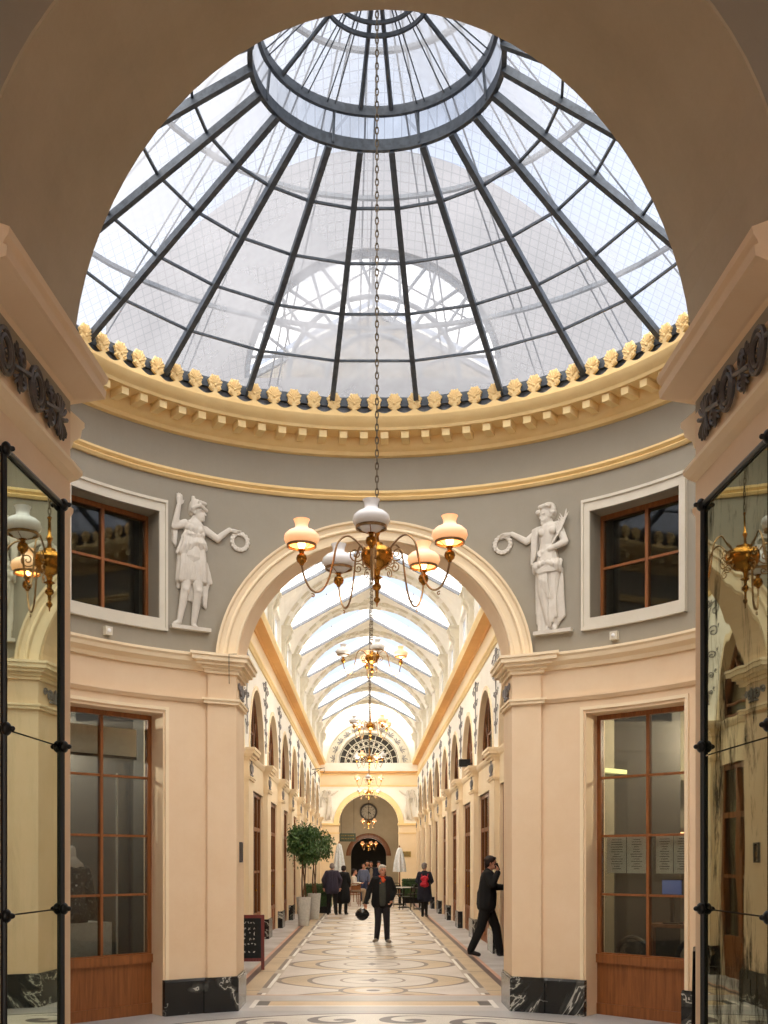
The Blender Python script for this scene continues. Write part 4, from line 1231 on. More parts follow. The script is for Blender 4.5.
    for i in range(n):
        a = rot + 2 * pi * i / n
        A = link('arm', arm, e, (0, 0, 0), a)
        tip = (R_, 0, 0)
        ss = 1.0 if sc > .95 else sc * 1.0
        link('burner', burner, A, tip, 0, ss)
        link('shade_ring', band, A, tip, 0, ss)
        s_ = link('lamp_shade', shade['milk_lit' if i in lit else 'milk'], A, tip, 0, ss)
        if i in lit: s_['label'] = 'lit glass shade'; link('bulb', bulb, A, tip, 0, ss)
        else: s_['label'] = 'unlit white glass shade'
    return e
# lamp order: 0 at the front, then counter-clockwise seen from above
chandelier('chandelier', (.0, CY, 4.115), 5, -pi / 2 - radians(4.5), (1, 2, 4), .615, 8.9, 1.0,
           'five-armed brass chandelier with glass oil-lamp shades hanging in front of the big arch')
cl_lab = ['brass chandelier in the gallery nearest behind the big arch', 'second brass chandelier along the gallery, below the vault ribs',
          'third brass chandelier along the gallery, in front of the lunette', 'fourth brass chandelier along the gallery, before the end cornice', 'brass chandelier hanging before the arch with the clock']
for k, (y, z) in enumerate(((17.1, 4.86), (25.0, 4.78), (33.3, 4.82), (41.6, 4.80), (49.4, 4.82))):
    chandelier('chandelier', (0, y, z), 4, radians(10 + 25 * k), (0, 1) if k == 0 else ((0, 1, 3) if k % 2 else (0, 2)), .46, 8.95, .82, cl_lab[k], .006)
chandelier('chandelier', (0, 54.2, 3.62), 2, radians(8), (0, 1), .29, 5.4, .8, 'lit brass lamp under the clock inside the end passage', .006)
chandelier('chandelier', (0, 60.5, 2.60), 5, radians(5), (0, 1, 2, 3, 4), .42, 5.4, .8, 'lit brass lamp in the dark beyond the smaller arch', .006)

# ---- wall mirrors on the near piers
def mirror(s, side):
    ya, yb = (4.53, 5.22) if s < 0 else (4.40, 5.22)
    x = lambda y, d=0: jamb_x(s, y) - s * d
    e = empty('wall_mirror', (x(yb, 0), yb, 0.1))
    tag(e, 'tall clear old mirror in black iron rods on the left pier' if s < 0 else 'tall stained cloudy mirror in black iron rods on the right pier', 'mirror')
    L = V((x(yb), yb, .1))
    def P(y, z, d): return V((x(y, d), y, z)) - L
    seams = [.03, 1.425, 2.16 if s > 0 else 2.205, 3.36]
    mm = 'mirror_l' if s < 0 else 'mirror_r'
    for a, b in zip(seams[:-1], seams[1:]):
        q = MB(); g = .0035; dd = .030
        q.cell([P(ya, a + g, dd), P(yb, a + g, dd), P(yb, a + g, .015), P(ya, a + g, .015), P(ya, b - g, dd), P(yb, b - g, dd), P(yb, b - g, .015), P(ya, b - g, .015)])
        q.build('mirror_pane', mm, e)
    q = MB(); q.cell([P(ya, .03, .014), P(yb, .03, .014), P(yb, .03, .001), P(ya, .03, .001), P(ya, 3.36, .014), P(yb, 3.36, .014), P(yb, 3.36, .001), P(ya, 3.36, .001)]); q.build('backing', 'iron', e)
    for y in (ya - .01, yb + .01): MB().tube([P(y, .02, .035), P(y, 3.37, .035)], .014, 8).build('rod', 'iron', e, smooth=True)
    MB().tube([P(ya, 3.37, .035), P(yb, 3.37, .035)], .014, 8).build('rod', 'iron', e, smooth=True)
    for y in (ya - .01, yb + .01):
        for z in (1.425, 2.205, 3.37):
            m = MB(); c = P(y, z, .045)
            m.ell(c, (.022, .030, .030), n=12, m=8); m.cap(P(y, z, .0), P(y, z, .07), .014, .012, 8)
            m.build('bracket', 'iron', e, smooth=True)
    return e
for s, side in ((-1, 'left'), (1, 'right')): mirror(s, side)

# dark frieze ornament on the piers
for s, side in ((-1, 'left'), (1, 'right')):
    base = V((jamb_x(s, 5.36), 5.36, 3.80)); k = (jamb_x(s, 4.36) - jamb_x(s, 5.36)) / -1.0
    fn_ = lambda u, v, d: V((-k * -u * 0 + (jamb_x(s, 5.36 - u) - jamb_x(s, 5.36)) - s * (.016 - d * .9), -u, v))
    e = empty('frieze_ornament', base); tag(e, 'dark palmette and rosette relief strip on the %s pier under the cornice' % side, 'wall ornament')
    mb = MB(); palmette(mb, fn_, .13, 0, .13, pi, 11, 210); palmette(mb, fn_, .13, 0, .07, pi, 5, 120)
    mb.build('palmette', 'dark_orn', e)
    for j in range(5):
        u0 = .24 + .185 * j; mb = MB()
        if j % 2 == 0:
            for e_ in (-1, 1):
                flat_tube(mb, [(u0 + a * .9, e_ * (.045 + b)) for a, b in spiral(0, 0, .045, 1.5, 0)], .012, fn_)
                palmette(mb, fn_, u0 + .03, e_ * .03, .08, e_ * pi / 2, 5, 100)
            flat_tube(mb, [(u0 - .09, .02), (u0, .0), (u0 + .09, -.02)], .013, fn_)
        else:
            for r_ in (.092, .062): flat_tube(mb, [(u0 + r_ * .9 * cos(q * pi / 10), r_ * sin(q * pi / 10)) for q in range(21)], .012, fn_)
            palmette(mb, fn_, u0, 0, .045, pi / 2, 9, 320)
        mb.build('rosette' if j % 2 else 'scroll', 'dark_orn', e)

# ornaments on the reveals of the gallery-arch pilasters
for s, side in ((-1, 'left'), (1, 'right')):
    e = empty('scroll_ornament', (s * 1.526, 12.45, 3.58)); tag(e, 'small grey scroll ornament on the inner side of the %s arch pier' % side, 'wall ornament')
    mb = MB(); f = lambda u, v, d: V((-s * .006 + d * s, u, v))
    palmette(mb, f, 0, -.08, .18, pi / 2, 7)
    for q in (-1, 1):
        flat_tube(mb, [(q * (.12 - a), b) for a, b in spiral(0, 0, .075, 1.3, 0)], .012, f)
        flat_tube(mb, [(q * (.25 - a), b + .03) for a, b in spiral(0, 0, .05, 1.3, 0)], .010, f)
    mb.build('scroll', 'orn_grey', e)

# small fittings
for s, side in ((-1, 'left'), (1, 'right')):
    th = s * 42.6 if s < 0 else 40.9 + 0
    th = -49.0 if s < 0 else 43.8
    e = empty('spotlight', cyl(th, 0, 4.02), -radians(th)); tag(e, 'small square white light fitting under the %s upper window' % side, 'light fitting')
    MB().box((0, -.025, 0), (.085, .05, .085)).build('housing', 'frame_white', e)
    MB().ell((0, -.052, 0), (.022, .012, .022), n=12, m=6).build('lens', 'milk', e, smooth=True)
e = empty('number_plaque', (-1.526, 12.35, 1.76)); tag(e, 'small framed brass plaque on the inner side of the left arch pier', 'plaque')
mb = MB()
for (y0, y1, z0, z1) in ((-.06, .06, .10, .115), (-.06, .06, -.115, -.10), (-.06, -.048, -.1, .1), (.048, .06, -.1, .1)): mb.box2(0, .03, y0, y1, z0, z1)
mb.build('frame', 'dark_orn', e); 
mb = MB().tube([(.012, .03, .07), (.012, -.02, .07), (.012, -.025, .01), (.012, .02, .01), (.012, .028, -.04), (.012, 0, -.07), (.012, -.03, -.06)], .008, 6)
mb.build('numeral', 'brass_dull', e)
e = empty('cable_hook', (-1.58, 11.87, 3.89)); tag(e, 'thin dark cable hooked over the left pier impost', 'cable')
yh = CY + sqrt((R - .20) ** 2 - 1.6 ** 2) - 11.87
MB().tube([(.08, yh + .04, .03), (.0, yh, .02), (0, yh, -.12), (0, yh + .02, -.30)], .0035, 5).build('wire', 'iron', e)
# black board standing edge-on by the right pier
e = empty('display_board', (1.63, 5.60, 0)); tag(e, 'tall black folded display board standing edge-on against the right pier', 'display board')
mb = MB()
for k in (-1, 1):
    mb.cell([V((.0 + k * .045 - .008, 0, 0)), V((k * .045 + .008, 0, 0)), V((k * .045 + .10, .30, 0)), V((k * .045 + .084, .30, 0)),
             V((k * .022 - .008, 0, 1.19)), V((k * .022 + .008, 0, 1.19)), V((k * .022 + .10, .30, 1.19)), V((k * .022 + .084, .30, 1.19))])
mb.box((.046, .15, 1.18), (.05, .31, .02), Matrix.Rotation(-.295, 3, 'Z')); mb.box((0.0, .01, .6), (.05, .02, 1.1))
mb.build('board', 'iron', e)

# ---- shop interiors
def inroom(th, x, d, z): t = radians(th); p = cyl(th, d, z); return p + V((cos(t), -sin(t), 0)) * x
# left: dress form in black patterned top on a white stand
th = -WC
e = empty('dress_form', inroom(th, -.08, .62, 0), -radians(th)); tag(e, 'headless dress form in a black patterned top in the left shop window', 'dress form')
mb = MB().cap((0, 0, 1.66), (0, 0, 1.78), .055, .05, 12); mb.ell((0, 0, 1.60), (.15, .09, .08), n=16, m=8)
mb.cap((0, 0, 1.15), (0, 0, 1.62), .10, .10, 12); mb.blob('torso', 'milk', e, .012)
mb = MB(); mb.ell((0, 0, 1.5), (.18, .12, .16), n=16, m=10); mb.ell((0, 0, 1.28), (.16, .12, .2), n=16, m=10); mb.ell((0, .0, 1.08), (.21, .14, .18), n=16, m=10)
for q in (-1, 1): mb.chain_caps([V((q * .17, 0, 1.55)), V((q * .24, .02, 1.30)), V((q * .25, -.02, 1.10))], [.06, .06, .07])
mb.blob('blouse', 'blouse', e, .014)
mb = MB().lathe([(0, 1.0), (.10, 1.0), (.10, 1.015), (.02, 1.03), (.02, 1.2), (0, 1.2)], n=16); mb.build('stand', 'iron', e, smooth=True)
e = empty('display_plinth', inroom(th, -.06, .60, 0), -radians(th)); tag(e, 'white display plinth in the left shop window', 'plinth')
MB().box2(-.36, .36, -.13, .32, 0, 1.0).build('block', 'white_gloss', e)
for _o in kids(bpy.data.objects['dress_form']):
    for _v in _o.data.vertices: _v.co.z -= 1.0
e.location = inroom(th, -.06, .60, 0)
bpy.data.objects['dress_form'].location = inroom(th, -.08, .66, 1.0)
e = empty('shoe', inroom(th, -.22, .50, 1.0), -radians(th)); tag(e, 'dark shoe on the white plinth in the left shop window', 'shoe')
mb = MB().cap((-.08, 0, .03), (.08, 0, .03), .025, .03); mb.cap((.06, 0, .03), (.09, 0, .09), .028, .03); mb.ell((-.06, 0, .025), (.05, .03, .025)); mb.blob('upper', 'shoe', e, .008)
e = empty('banner', inroom(th, .02, .42, 2.80), -radians(th)); tag(e, 'plain white banner strip across the top of the left shop window', 'banner')
MB().box2(-.56, .56, -.005, .005, 0, .30).build('cloth', 'paper', e)
MB().box2(-.56, .56, -.008, .008, -.03, 0).build('hem_bar', 'iron', e)
e = empty('display_rod', inroom(th, .42, .55, .62), -radians(th)); tag(e, 'thin white upright rod at the right side of the left shop window', 'rod')
MB().tube([(0, 0, 0), (0, 0, 2.0)], .012, 8).build('tube', 'white_gloss', e); MB().lathe([(0, -.62), (.06, -.62), (.06, -.60), (.012, -.58), (.012, 0), (0, 0)], n=12).build('base', 'white_gloss', e)
for i, (x, z) in enumerate(((-.02, 1.86), (.50, 1.84))):
    pass
# right: menus, lamps, screen
th = WC
for i, (x0, x1) in enumerate(((-.57, -.07), (.04, .46))):
    e = empty('menu_sheet', inroom(th, (x0 + x1) / 2, .31, 1.73), -radians(th))
    tag(e, 'open pale menu with printed lines in the right shop window, %s pane' % ('left-hand' if i == 0 else 'right-hand'), 'menu')
    hw = (x1 - x0) / 2
    MB().box2(-hw, hw, -.003, .003, -.20, .20).build('paper', 'paper', e)
    mb = MB(); random.seed(5 + i)
    for c_ in (-1, 1):
        for r_ in range(13):
            z = .16 - r_ * .026; w = random.uniform(.3, .8) * hw * .8
            mb.box2(c_ * hw * .5 - w / 2, c_ * hw * .5 + w / 2, -.005, -.0032, z - .003, z + .003)
    mb.box2(-.003, .003, -.006, -.003, -.2, .2)
    mb.build('print', 'ink', e)
e = empty('wall_lamp', inroom(th, -.72, 2.0, 1.98), -radians(th)); tag(e, 'warm glowing bar lamp on the back wall of the right shop', 'wall lamp')
MB().box2(-.3, .3, -.02, .1, .03, .08).build('housing', 'brass_dull', e); MB().box2(-.26, .26, .0, .08, 0, .03).build('tube', 'warm_lamp', e)
e = empty('ceiling_strip', inroom(th, 0, 2.1, 2.68), -radians(th)); tag(e, 'pale yellow cove light along the top of the right shop', 'light strip')
MB().box2(-.95, .95, -.05, .08, .0, .05).box2(-1.04, -.95, -1.55, .0, 0, .05).build('diffuser', 'green_strip', e); MB().box2(-1.0, 1.0, -.08, -.05, -.05, .06).build('cove', 'room_mid', e)
e = empty('desktop_screen', inroom(th, -.42, 1.35, 1.16), -radians(th)); tag(e, 'small blue-lit computer screen in the right shop', 'screen')
MB().box2(-.12, .12, -.01, .01, .12, .28).build('panel', 'screen', e); mb = MB().box2(-.13, .13, .01, .03, .11, .29); mb.box2(-.02, .02, .0, .03, -.2, .12); mb.box2(-.09, .09, -.05, .09, -.22, -.2); mb.build('casing', 'iron', e)
e = empty('shop_desk', inroom(th, -.1, 1.55, 0), -radians(th)); tag(e, 'dark desk inside the right shop', 'desk')
MB().box2(-.6, .6, -.3, .3, .90, .94).build('desktop', 'wood_dark', e)
for x in (-.55, .55):
    for y in (-.25, .25): MB().box2(x - .03, x + .03, y - .03, y + .03, 0, .90).build('leg', 'wood_dark', e)
for i, x in enumerate((-.45, .30)):
    e = empty('shop_chair', inroom(th, x, .62, 0), -radians(th)); tag(e, 'black round-backed chair behind the %s lower pane of the right shop' % ('left-hand' if i == 0 else 'right-hand'), 'chair')
    MB().tube([(.2 * cos(pi * k / 10), 0, .62 + .2 * sin(pi * k / 10)) for k in range(11)], .028, 8).build('backrest', 'iron', e)
    MB().lathe([(0, .44), (.21, .44), (.22, .46), (.21, .48), (0, .48)], c=(0, .2, 0), n=18).build('seat', 'iron', e)
    for (a, b) in ((-.17, .02), (.17, .02), (-.15, .36), (.15, .36)): MB().tube([(a, b, 0), (a * .9, b, .62 if b < .1 else .46)], .014, 6).build('leg', 'iron', e)
for s in (-1, 1):   # things glimpsed in the upper windows
    e = empty('roller_blind', inroom(s * WC, 0, .9, 3.86), -radians(s * WC)); tag(e, 'dark blind hanging behind the %s upper window' % ('left' if s < 0 else 'right'), 'blind')
    MB().box2(-.9, .9, 0, .01, 0.05, 2.2).build('fabric', 'room_dark', e); MB().tube([(-.95, 0, 2.22), (.95, 0, 2.22)], .03, 8).build('roller', 'frame_white', e)

# ---- gallery furniture
def at(px, y): return (px - 367) / 1086 * y + CAMX
# sandwich board
e = empty('sandwich_board', (-1.95, 16.6, 0), radians(6)); tag(e, 'red-framed chalkboard sandwich board beside the left arch pier', 'sandwich board')
def aboard(face, name):
    s_ = -1 if face == 0 else 1
    tilt = radians(8) * (-1 if face else 1); 
    Rm = Matrix.Rotation(-tilt, 3, 'X')
    def add(mb, x0, x1, z0, z1, t0, t1):
        mb.box(((x0 + x1) / 2, (t0 + t1) / 2, (z0 + z1) / 2), (x1 - x0, t1 - t0, z1 - z0)); return mb
    fr = MB()
    for a in ((-.30, -.25, 0, .84), (.25, .30, 0, .84), (-.25, .25, .79, .84), (-.25, .25, .13, .18)): add(fr, *a, -.012, .012)
    for mbx in (fr,): mbx.v = [tuple(Rm @ V((x, y, z - .84)) + V((0, 0, .84))) for x, y, z in mbx.v]
    q = fr.build('frame', 'frame_red', e)
    bd = add(MB(), -.25, .25, .18, .79, -.006, .006); bd.v = [tuple(Rm @ V((x, y, z - .84)) + V((0, 0, .84))) for x, y, z in bd.v]
    b = bd.build('chalkboard', 'slate', q)
    if face == 0:
        random.seed(11); wr = MB()
        for row, (z, h, n) in enumerate(((.72, .035, 7), (.63, .05, 5), (.55, .06, 5), (.47, .05, 5), (.39, .035, 7), (.27, .035, 5))):
            for k in range(n):
                x = -.18 + .36 * (k + .5) / n + random.uniform(-.01, .01); pts = []
                for j in range(5): pts.append((x + random.uniform(-.018, .018), -.009, z + h * (random.random() - .5)))
                wr.tube(pts, .004, 4)
        wr.v = [tuple(Rm @ V((x, y, z - .84)) + V((0, 0, .84))) for x, y, z in wr.v]
        wr.build('chalk_writing', 'chalk', q)
aboard(0, 'f'); aboard(1, 'b')

# potted ficus trees
def ficus(loc, seed, cz, cr, label):
    random.seed(seed); e = empty('potted_ficus', loc); tag(e, label, 'potted tree', 'tall white planters with ficus trees')
    mb = MB().sweep([(lambda a, b, q=2 * pi * i / 28: V((a * cos(q), a * sin(q), b))) for i in range(28)], [(0.0, 0), (.13, 0), (.135, .02), (.19, .73), (.19, .75), (.17, .75), (.165, .70), (0.0, .70)], loop=True)
    mb.build('planter', 'pot', e, smooth=True)
    MB().lathe([(0, .69), (.165, .69), (.165, .705), (.08, .72), (0, .725)], n=20).build('soil', 'soil', e, smooth=True)
    tr = MB()
    for k in range(3):
        a = 2.1 * k; ph = random.random() * 6
        pts = [(.05 * cos(a + t * 3.2) * (1 - t * .2), .05 * sin(a + t * 3.2) * (1 - t * .2), .70 + t * (cz - cr * .4 - .7)) for t in [i / 10 for i in range(11)]]
        tr.tube(pts, [.022 - .008 * i / 10 for i in range(11)], 7)
        for j in range(5):
            b = random.random() * 2 * pi; p = V(pts[-1]); q = p + V((cos(b) * cr * .7, sin(b) * cr * .7, random.uniform(.1, .9) * cr))
            tr.tube([p, (p + q) / 2 + V((0, 0, .08)), q], [.013, .009, .004], 5)
    tr.build('trunk', 'bark', e, smooth=True)
    lf = MB()
    clumps = []
    for k in range(46):
        while True:
            p = V((random.uniform(-1, 1), random.uniform(-1, 1), random.uniform(-1, 1)))
            if p.length < 1: break
        p = p.normalized() * (p.length ** .5); clumps.append(V((p.x * cr * .88, p.y * cr * .88, cz + p.z * cr * .82)))
    for c in clumps:
        for j in range(62):
            d = V((random.gauss(0, 1), random.gauss(0, 1), random.gauss(0, 1))) * .085
            p = c + d; p.x = max(p.x, -2.05 - loc[0] - random.random() * .12); az = random.random() * 2 * pi; dr = random.uniform(.2, 1.3)
            t = V((cos(az) * cos(dr), sin(az) * cos(dr), -sin(dr))); u = t.cross(V((0, 0, 1))).normalized(); nn = u.cross(t)
            if p.x + loc[0] < -2.10: continue
            L = random.uniform(.07, .12); w = L * .26
            lf.add([p, p + t * L * .45 + u * w + nn * .008, p + t * L - nn * .01, p + t * L * .45 - u * w + nn * .008], [(0, 1, 2), (0, 2, 3)])
    lf.build('foliage', 'leaf', e, fix=False)
    return e
ficus((-1.71, 28.0, 0), 3, 2.13, .50, 'ficus tree in a tall white planter, the nearer of two by the left wall')
ficus((-1.60, 31.3, 0), 8, 2.12, .55, 'ficus tree in a tall white planter, the one further back by the left wall')
def hedge(x0, x1, y0, y1, h, label, seed):
    random.seed(seed); cx, cy = (x0 + x1) / 2, (y0 + y1) / 2
    e = empty('boxwood_hedge', (cx, cy, 0)); tag(e, label, 'hedge')
    X, Y = (x1 - x0) / 2, (y1 - y0) / 2
    pl = MB().box2(-X, X, -Y, Y, 0, .22); pl.box2(-X - .02, X + .02, -Y - .02, Y + .02, .18, .22); pl.build('trough', 'iron', e)
    MB().box2(-X * .94, X * .94, -Y * .9, Y * .9, .22, h - .03).build('core', 'hedge', e)
    lf = MB()
    for k in range(3800):
        f = random.random(); p = V((random.uniform(-X, X), random.uniform(-Y, Y), random.uniform(.22, h)))
        q = random.choice((0, 0, 1, 2))
        if q == 0: p.y = -Y + random.uniform(-.02, .03)
        elif q == 1: p.z = h + random.uniform(-.03, .02)
        else: p.x = random.choice((-X, X)) + random.uniform(-.02, .02)
        t = V((random.gauss(0, 1), random.gauss(0, 1), random.gauss(0, 1))).normalized(); u = t.orthogonal().normalized(); L = .035
        lf.add([p, p + t * L * .5 + u * .012, p + t * L, p + t * L * .5 - u * .012], [(0, 1, 2, 3)])
    lf.build('leaves', 'hedge', e, fix=False)
hedge(-2.08, -1.25, 35.0, 35.5, .92, 'dark green clipped box hedge behind the two potted trees', 1)
hedge(1.35, 2.15, 43.4, 43.9, .95, 'dark green clipped box hedge at the cafe by the right wall', 2)
def parasol(loc, z0, z1, label, r0=.20):
    e = empty('parasol', loc); tag(e, label, 'parasol', 'closed white cafe parasols')
    MB().tube([(0, 0, .03), (0, 0, z1 + .05)], .025, 8).build('pole', 'wood', e)
    MB().lathe([(0, 0), (.25, 0), (.25, .04), (.05, .06), (.04, .3), (0, .3)], n=20).build('base', 'iron', e)
    fr = []; n = 32
    for i in range(n):
        q = 2 * pi * i / n
        def f(a, b, q=q): rr = a * (1 + .16 * cos(8 * q)); return V((rr * cos(q), rr * sin(q), b))
        fr.append(f)
    H = z1 - z0
    MB().sweep(fr, [(.012, z1), (r0 * .35, z1 - H * .06), (r0 * .62, z1 - H * .3), (r0 * .9, z0 + H * .35), (r0 * 1.05, z0), (r0 * .9, z0 + .01), (.03, z0 + H * .3)], loop=True).build('canopy', 'canvas', e, smooth=True, angle=80)
    MB().ell((0, 0, z1 + .04), (.02, .02, .04)).build('finial', 'wood', e)
parasol((-1.26, 46.0, 0), 1.05, 2.45, 'closed white parasol behind the two people in dark coats, left side', .24)
parasol((1.18, 42.0, 0), 1.27, 2.22, 'closed white parasol at the cafe table on the right side', .22)
# cafe tables and chairs
def cafe_table(loc, top, label):
    e = empty('cafe_table', loc); tag(e, label, 'table')
    MB().lathe([(0, .72), (.34, .72), (.35, .735), (.34, .75), (0, .75)], n=24).build('table_top', top, e, smooth=True)
    MB().tube([(0, 0, .03), (0, 0, .72)], .025, 8).build('column', 'iron', e)
    MB().lathe([(0, 0), (.22, 0), (.2, .03), (.03, .06), (0, .06)], n=16).build('base', 'iron', e)
def cafe_chair(loc, rz, mat, label, group):
    e = empty('cafe_chair', loc, rz); tag(e, label, 'chair', group)
    MB().box((0, 0, .45), (.42, .42, .03)).build('seat', mat, e)
    mb = MB().tube([(-.19, .2, .45), (-.19, .24, .78), (-.12, .26, .86), (.12, .26, .86), (.19, .24, .78), (.19, .2, .45)], .014, 6)
    mb.box((0, .245, .70), (.34, .012, .16)); mb.build('backrest', mat, e)
    for x in (-.19, .19):
        for y in (-.18, .19): MB().tube([(x * 1.05, y * 1.1, 0), (x, y, .44)], .014, 6).build('leg', mat, e)
cafe_table((1.25, 39.2, 0), 'white_gloss', 'round white cafe table in front of the right parasol')
cafe_table((1.75, 37.9, 0), 'iron', 'round dark cafe table next to the woman with the red backpack')
cafe_chair((1.05, 40.4, 0), radians(15), 'iron', 'black cafe chair behind the white table', 'cafe chairs on the right')
cafe_chair((1.62, 40.2, 0), radians(-60), 'iron', 'black cafe chair between the white table and the hedge', 'cafe chairs on the right')
cafe_chair((1.28, 37.4, 0), radians(-110), 'iron', 'black cafe chair beside the dark table', 'cafe chairs on the right')
cafe_table((-1.2, 43.4, 0), 'wood', 'round wooden cafe table on the left behind the dark coats')
cafe_chair((-.55, 40.5, 0), radians(190), 'wood', 'orange wooden cafe chair left of the path, nearest', 'cafe chairs on the left')
cafe_chair((-.62, 42.6, 0), radians(80), 'wood', 'orange wooden cafe chair under the seated woman', 'cafe chairs on the left')
cafe_chair((-.75, 44.6, 0), radians(20), 'wood', 'orange wooden cafe chair behind the left table', 'cafe chairs on the left')
# signs
e = empty('wall_clock', (0, 56.95, 4.27)); tag(e, 'big round dark-rimmed clock above the smaller arch', 'clock')
MB().sweep([(lambda a, b, q=2 * pi * i / 40: V(((a) * cos(q), b, a * sin(q)))) for i in range(40)], [(.36, -.03), (.38, -.07), (.44, -.07), (.46, -.03), (.46, .04), (.36, .04)], loop=True).build('rim', 'dark_orn', e, smooth=True)
MB().lathe([(0, -.02), (.37, -.02), (.37, .04), (0, .04)], n=40, axis='y').build('dial', 'clock_face', e)
mb = MB()
for k in range(12):
    q = 2 * pi * k / 12; Rm = Matrix.Rotation(-q, 3, 'Y'); mb.box((.30 * sin(q), -.026, .30 * cos(q)), (.02, .012, .09), Rm.inverted() if 0 else Rm.transposed())
mb.build('hour_marks', 'ink', e)
MB().tube([(0, -.035, -.05), (.015, -.035, .26)], .016, 6).build('minute_hand', 'ink', e)
MB().tube([(0, -.035, 0), (.13, -.035, -.10)], .02, 6).build('hour_hand', 'ink', e)
MB().tube([(0, -.035, 0), (0, -.035, -.14)], .02, 6).build('hour_hand', 'ink', e)
e = empty('hanging_sign', (-1.02, 53.0, 2.85)); tag(e, 'grey-green sign board hanging in the end passage left of the arch', 'sign')
MB().box((0, 0, 0), (.78, .05, .40)).build('board', 'sign_green', e)
mb = MB(); random.seed(4)
for r_, z in ((0, .09), (1, -.06)):
    for k in range(8): 
        x = -.28 + .08 * k; mb.box((x, -.03, z), (random.uniform(.03, .06), .01, .055)); 
mb.build('lettering', 'gold_sign', e)
for x in (-.3, .3): MB().tube([(x, 0, .2), (x, 0, 2.6)], .008, 5).build('rod', 'iron', e)
e = empty('gold_plaque', (1.78, YG1 - .02, 2.02)); tag(e, 'small gold plaque on the end wall beside the right parasol', 'plaque')
MB().box((0, -.01, 0), (.42, .03, .26)).build('plate', 'gold_sign', e); mb = MB()
for k in range(3): mb.box((0, -.028, .06 - .06 * k), (.3, .006, .02))
mb.build('lettering', 'dark_orn', e)
e = empty('box_speaker', (2.10, 24.3, 3.86)); tag(e, 'small black box fixed at the string course of the right wall', 'speaker')
MB().box((0, 0, 0), (.26, .2, .16)).build('cabinet', 'iron', e); mb = MB(); mb.box((.0, -.102, 0), (.22, .008, .12)); mb.build('grille', 'slate', e); MB().tube([(.1, 0, 0), (.2, 0, 0)], .02, 6).build('bracket', 'iron', e)
e = empty('iron_bracket', (-2.24, 42.6, 5.28)); tag(e, 'thin black iron bracket sticking out below the left gallery cornice', 'bracket')
MB().tube([(0, 0, 0), (.5, 0, .06), (.5, 0, -.10), (.42, 0, -.14)], .014, 6).build('rod', 'iron', e); MB().tube([(0, 0, -.2), (.4, 0, .05)], .01, 6).build('stay', 'iron', e)

for s, side, pw, cc in ((-1, 'left', 110, (1, .93, .8)), (1, 'right', 120, (1, .86, .66))):  # ceiling lamps added in both shops to brighten the goods behind the glass
    p = inroom(s * WC, 0, 1.75, 3.20); e = empty('added_shop_lamp', p); tag(e, 'added small round lamp brightening the inside of the %s shop' % side, 'lamp')
    MB().lathe([(0, .25), (.04, .25), (.04, .10), (.10, .02), (.12, 0), (.11, .0), (.03, .09), (0, .09)], n=18).build('shade', 'iron', e, smooth=True)
    MB().ell((0, 0, .03), .035).build('bulb', 'warm_lamp', e, smooth=True)
    l = bpy.data.lights.new('fill_light', 'POINT'); l.energy = pw; l.color = cc; l.shadow_soft_size = .06
    o = bpy.data.objects.new('fill_light', l); COL.objects.link(o); o.parent = e; o.location = (0, 0, -.06)

# point light added below each chandelier past the round hall, brightens gallery and passage
for c_ in [o for o in bpy.data.objects if o.get('category') == 'chandelier' and o.location.y > 12]:
    y = c_.location.y; pw = 45 if y < 20 else 70 if y < 30 else 80 if y < 50 else 65 if y < 58 else 25
    l = bpy.data.lights.new('fill_light', 'POINT'); l.energy = pw; l.color = (1, .86, .68); l.shadow_soft_size = .25
    o = bpy.data.objects.new('fill_light', l); COL.objects.link(o); o.parent = c_; o.location = (0, 0, -.5)
# ================================================================ figures
BASE = dict(head=(0, -.015, 1.63), neck=(0, .012, 1.46), chest=(0, .0, 1.30), belly=(0, -.01, 1.10), pelvis=(0, 0, .95),
            shL=(.165, .01, 1.41), elL=(.235, .03, 1.15), wrL=(.25, -.05, .90), hdL=(.02, -.02, -1),
            shR=(-.165, .01, 1.41), elR=(-.235, .03, 1.15), wrR=(-.25, -.05, .90), hdR=(-.02, -.02, -1),
            hpL=(.09, 0, .92), knL=(.10, -.03, .50), anL=(.105, .02, .085), toL=(.125, -.14, .03),
            hpR=(-.09, 0, .92), knR=(-.10, -.03, .50), anR=(-.105, .02, .085), toR=(-.125, -.14, .03), look=(0, -1, 0))
def hand(mb, w, d, curl=.5, side=1):
    d = V(d).normalized(); n = d.orthogonal().normalized() if abs(d.x) > .95 else d.cross(V((1, 0, 0))).normalized()
    a = d.cross(n).normalized()          # across the palm
    pc = w + d * .045
    mb.cap(w + d * .01, w + d * .075, .020, .026, 8); mb.cap(w + d * .03 + a * .015, w + d * .08 + a * .025, .014, .013, 8); mb.cap(w + d * .03 - a * .015, w + d * .08 - a * .025, .014, .013, 8)
    for k, (o, L) in enumerate(((-.030, .058), (-.010, .070), (.010, .066), (.029, .050))):
        b = w + d * .082 + a * o; d1 = (d + n * curl * .5).normalized(); d2 = (d + n * curl * 1.6).normalized()
        m = b + d1 * L * .5; mb.cap(b, m, .0095, .009, 7); mb.cap(m, m + d2 * L * .5, .009, .0075, 7)
    t = w + d * .025 - a * side * .02; td = (d * .7 - a * side * .8 + n * .3).normalized()
    mb.cap(t, t + td * .04, .012, .0105, 7); mb.cap(t + td * .04, t + td * .035 + (td * .6 + d).normalized() * .032, .0105, .008, 7)
def head_R(look):
    l = V(look).normalized(); q = V((0, -1, 0)).rotation_difference(l); return q.to_matrix()
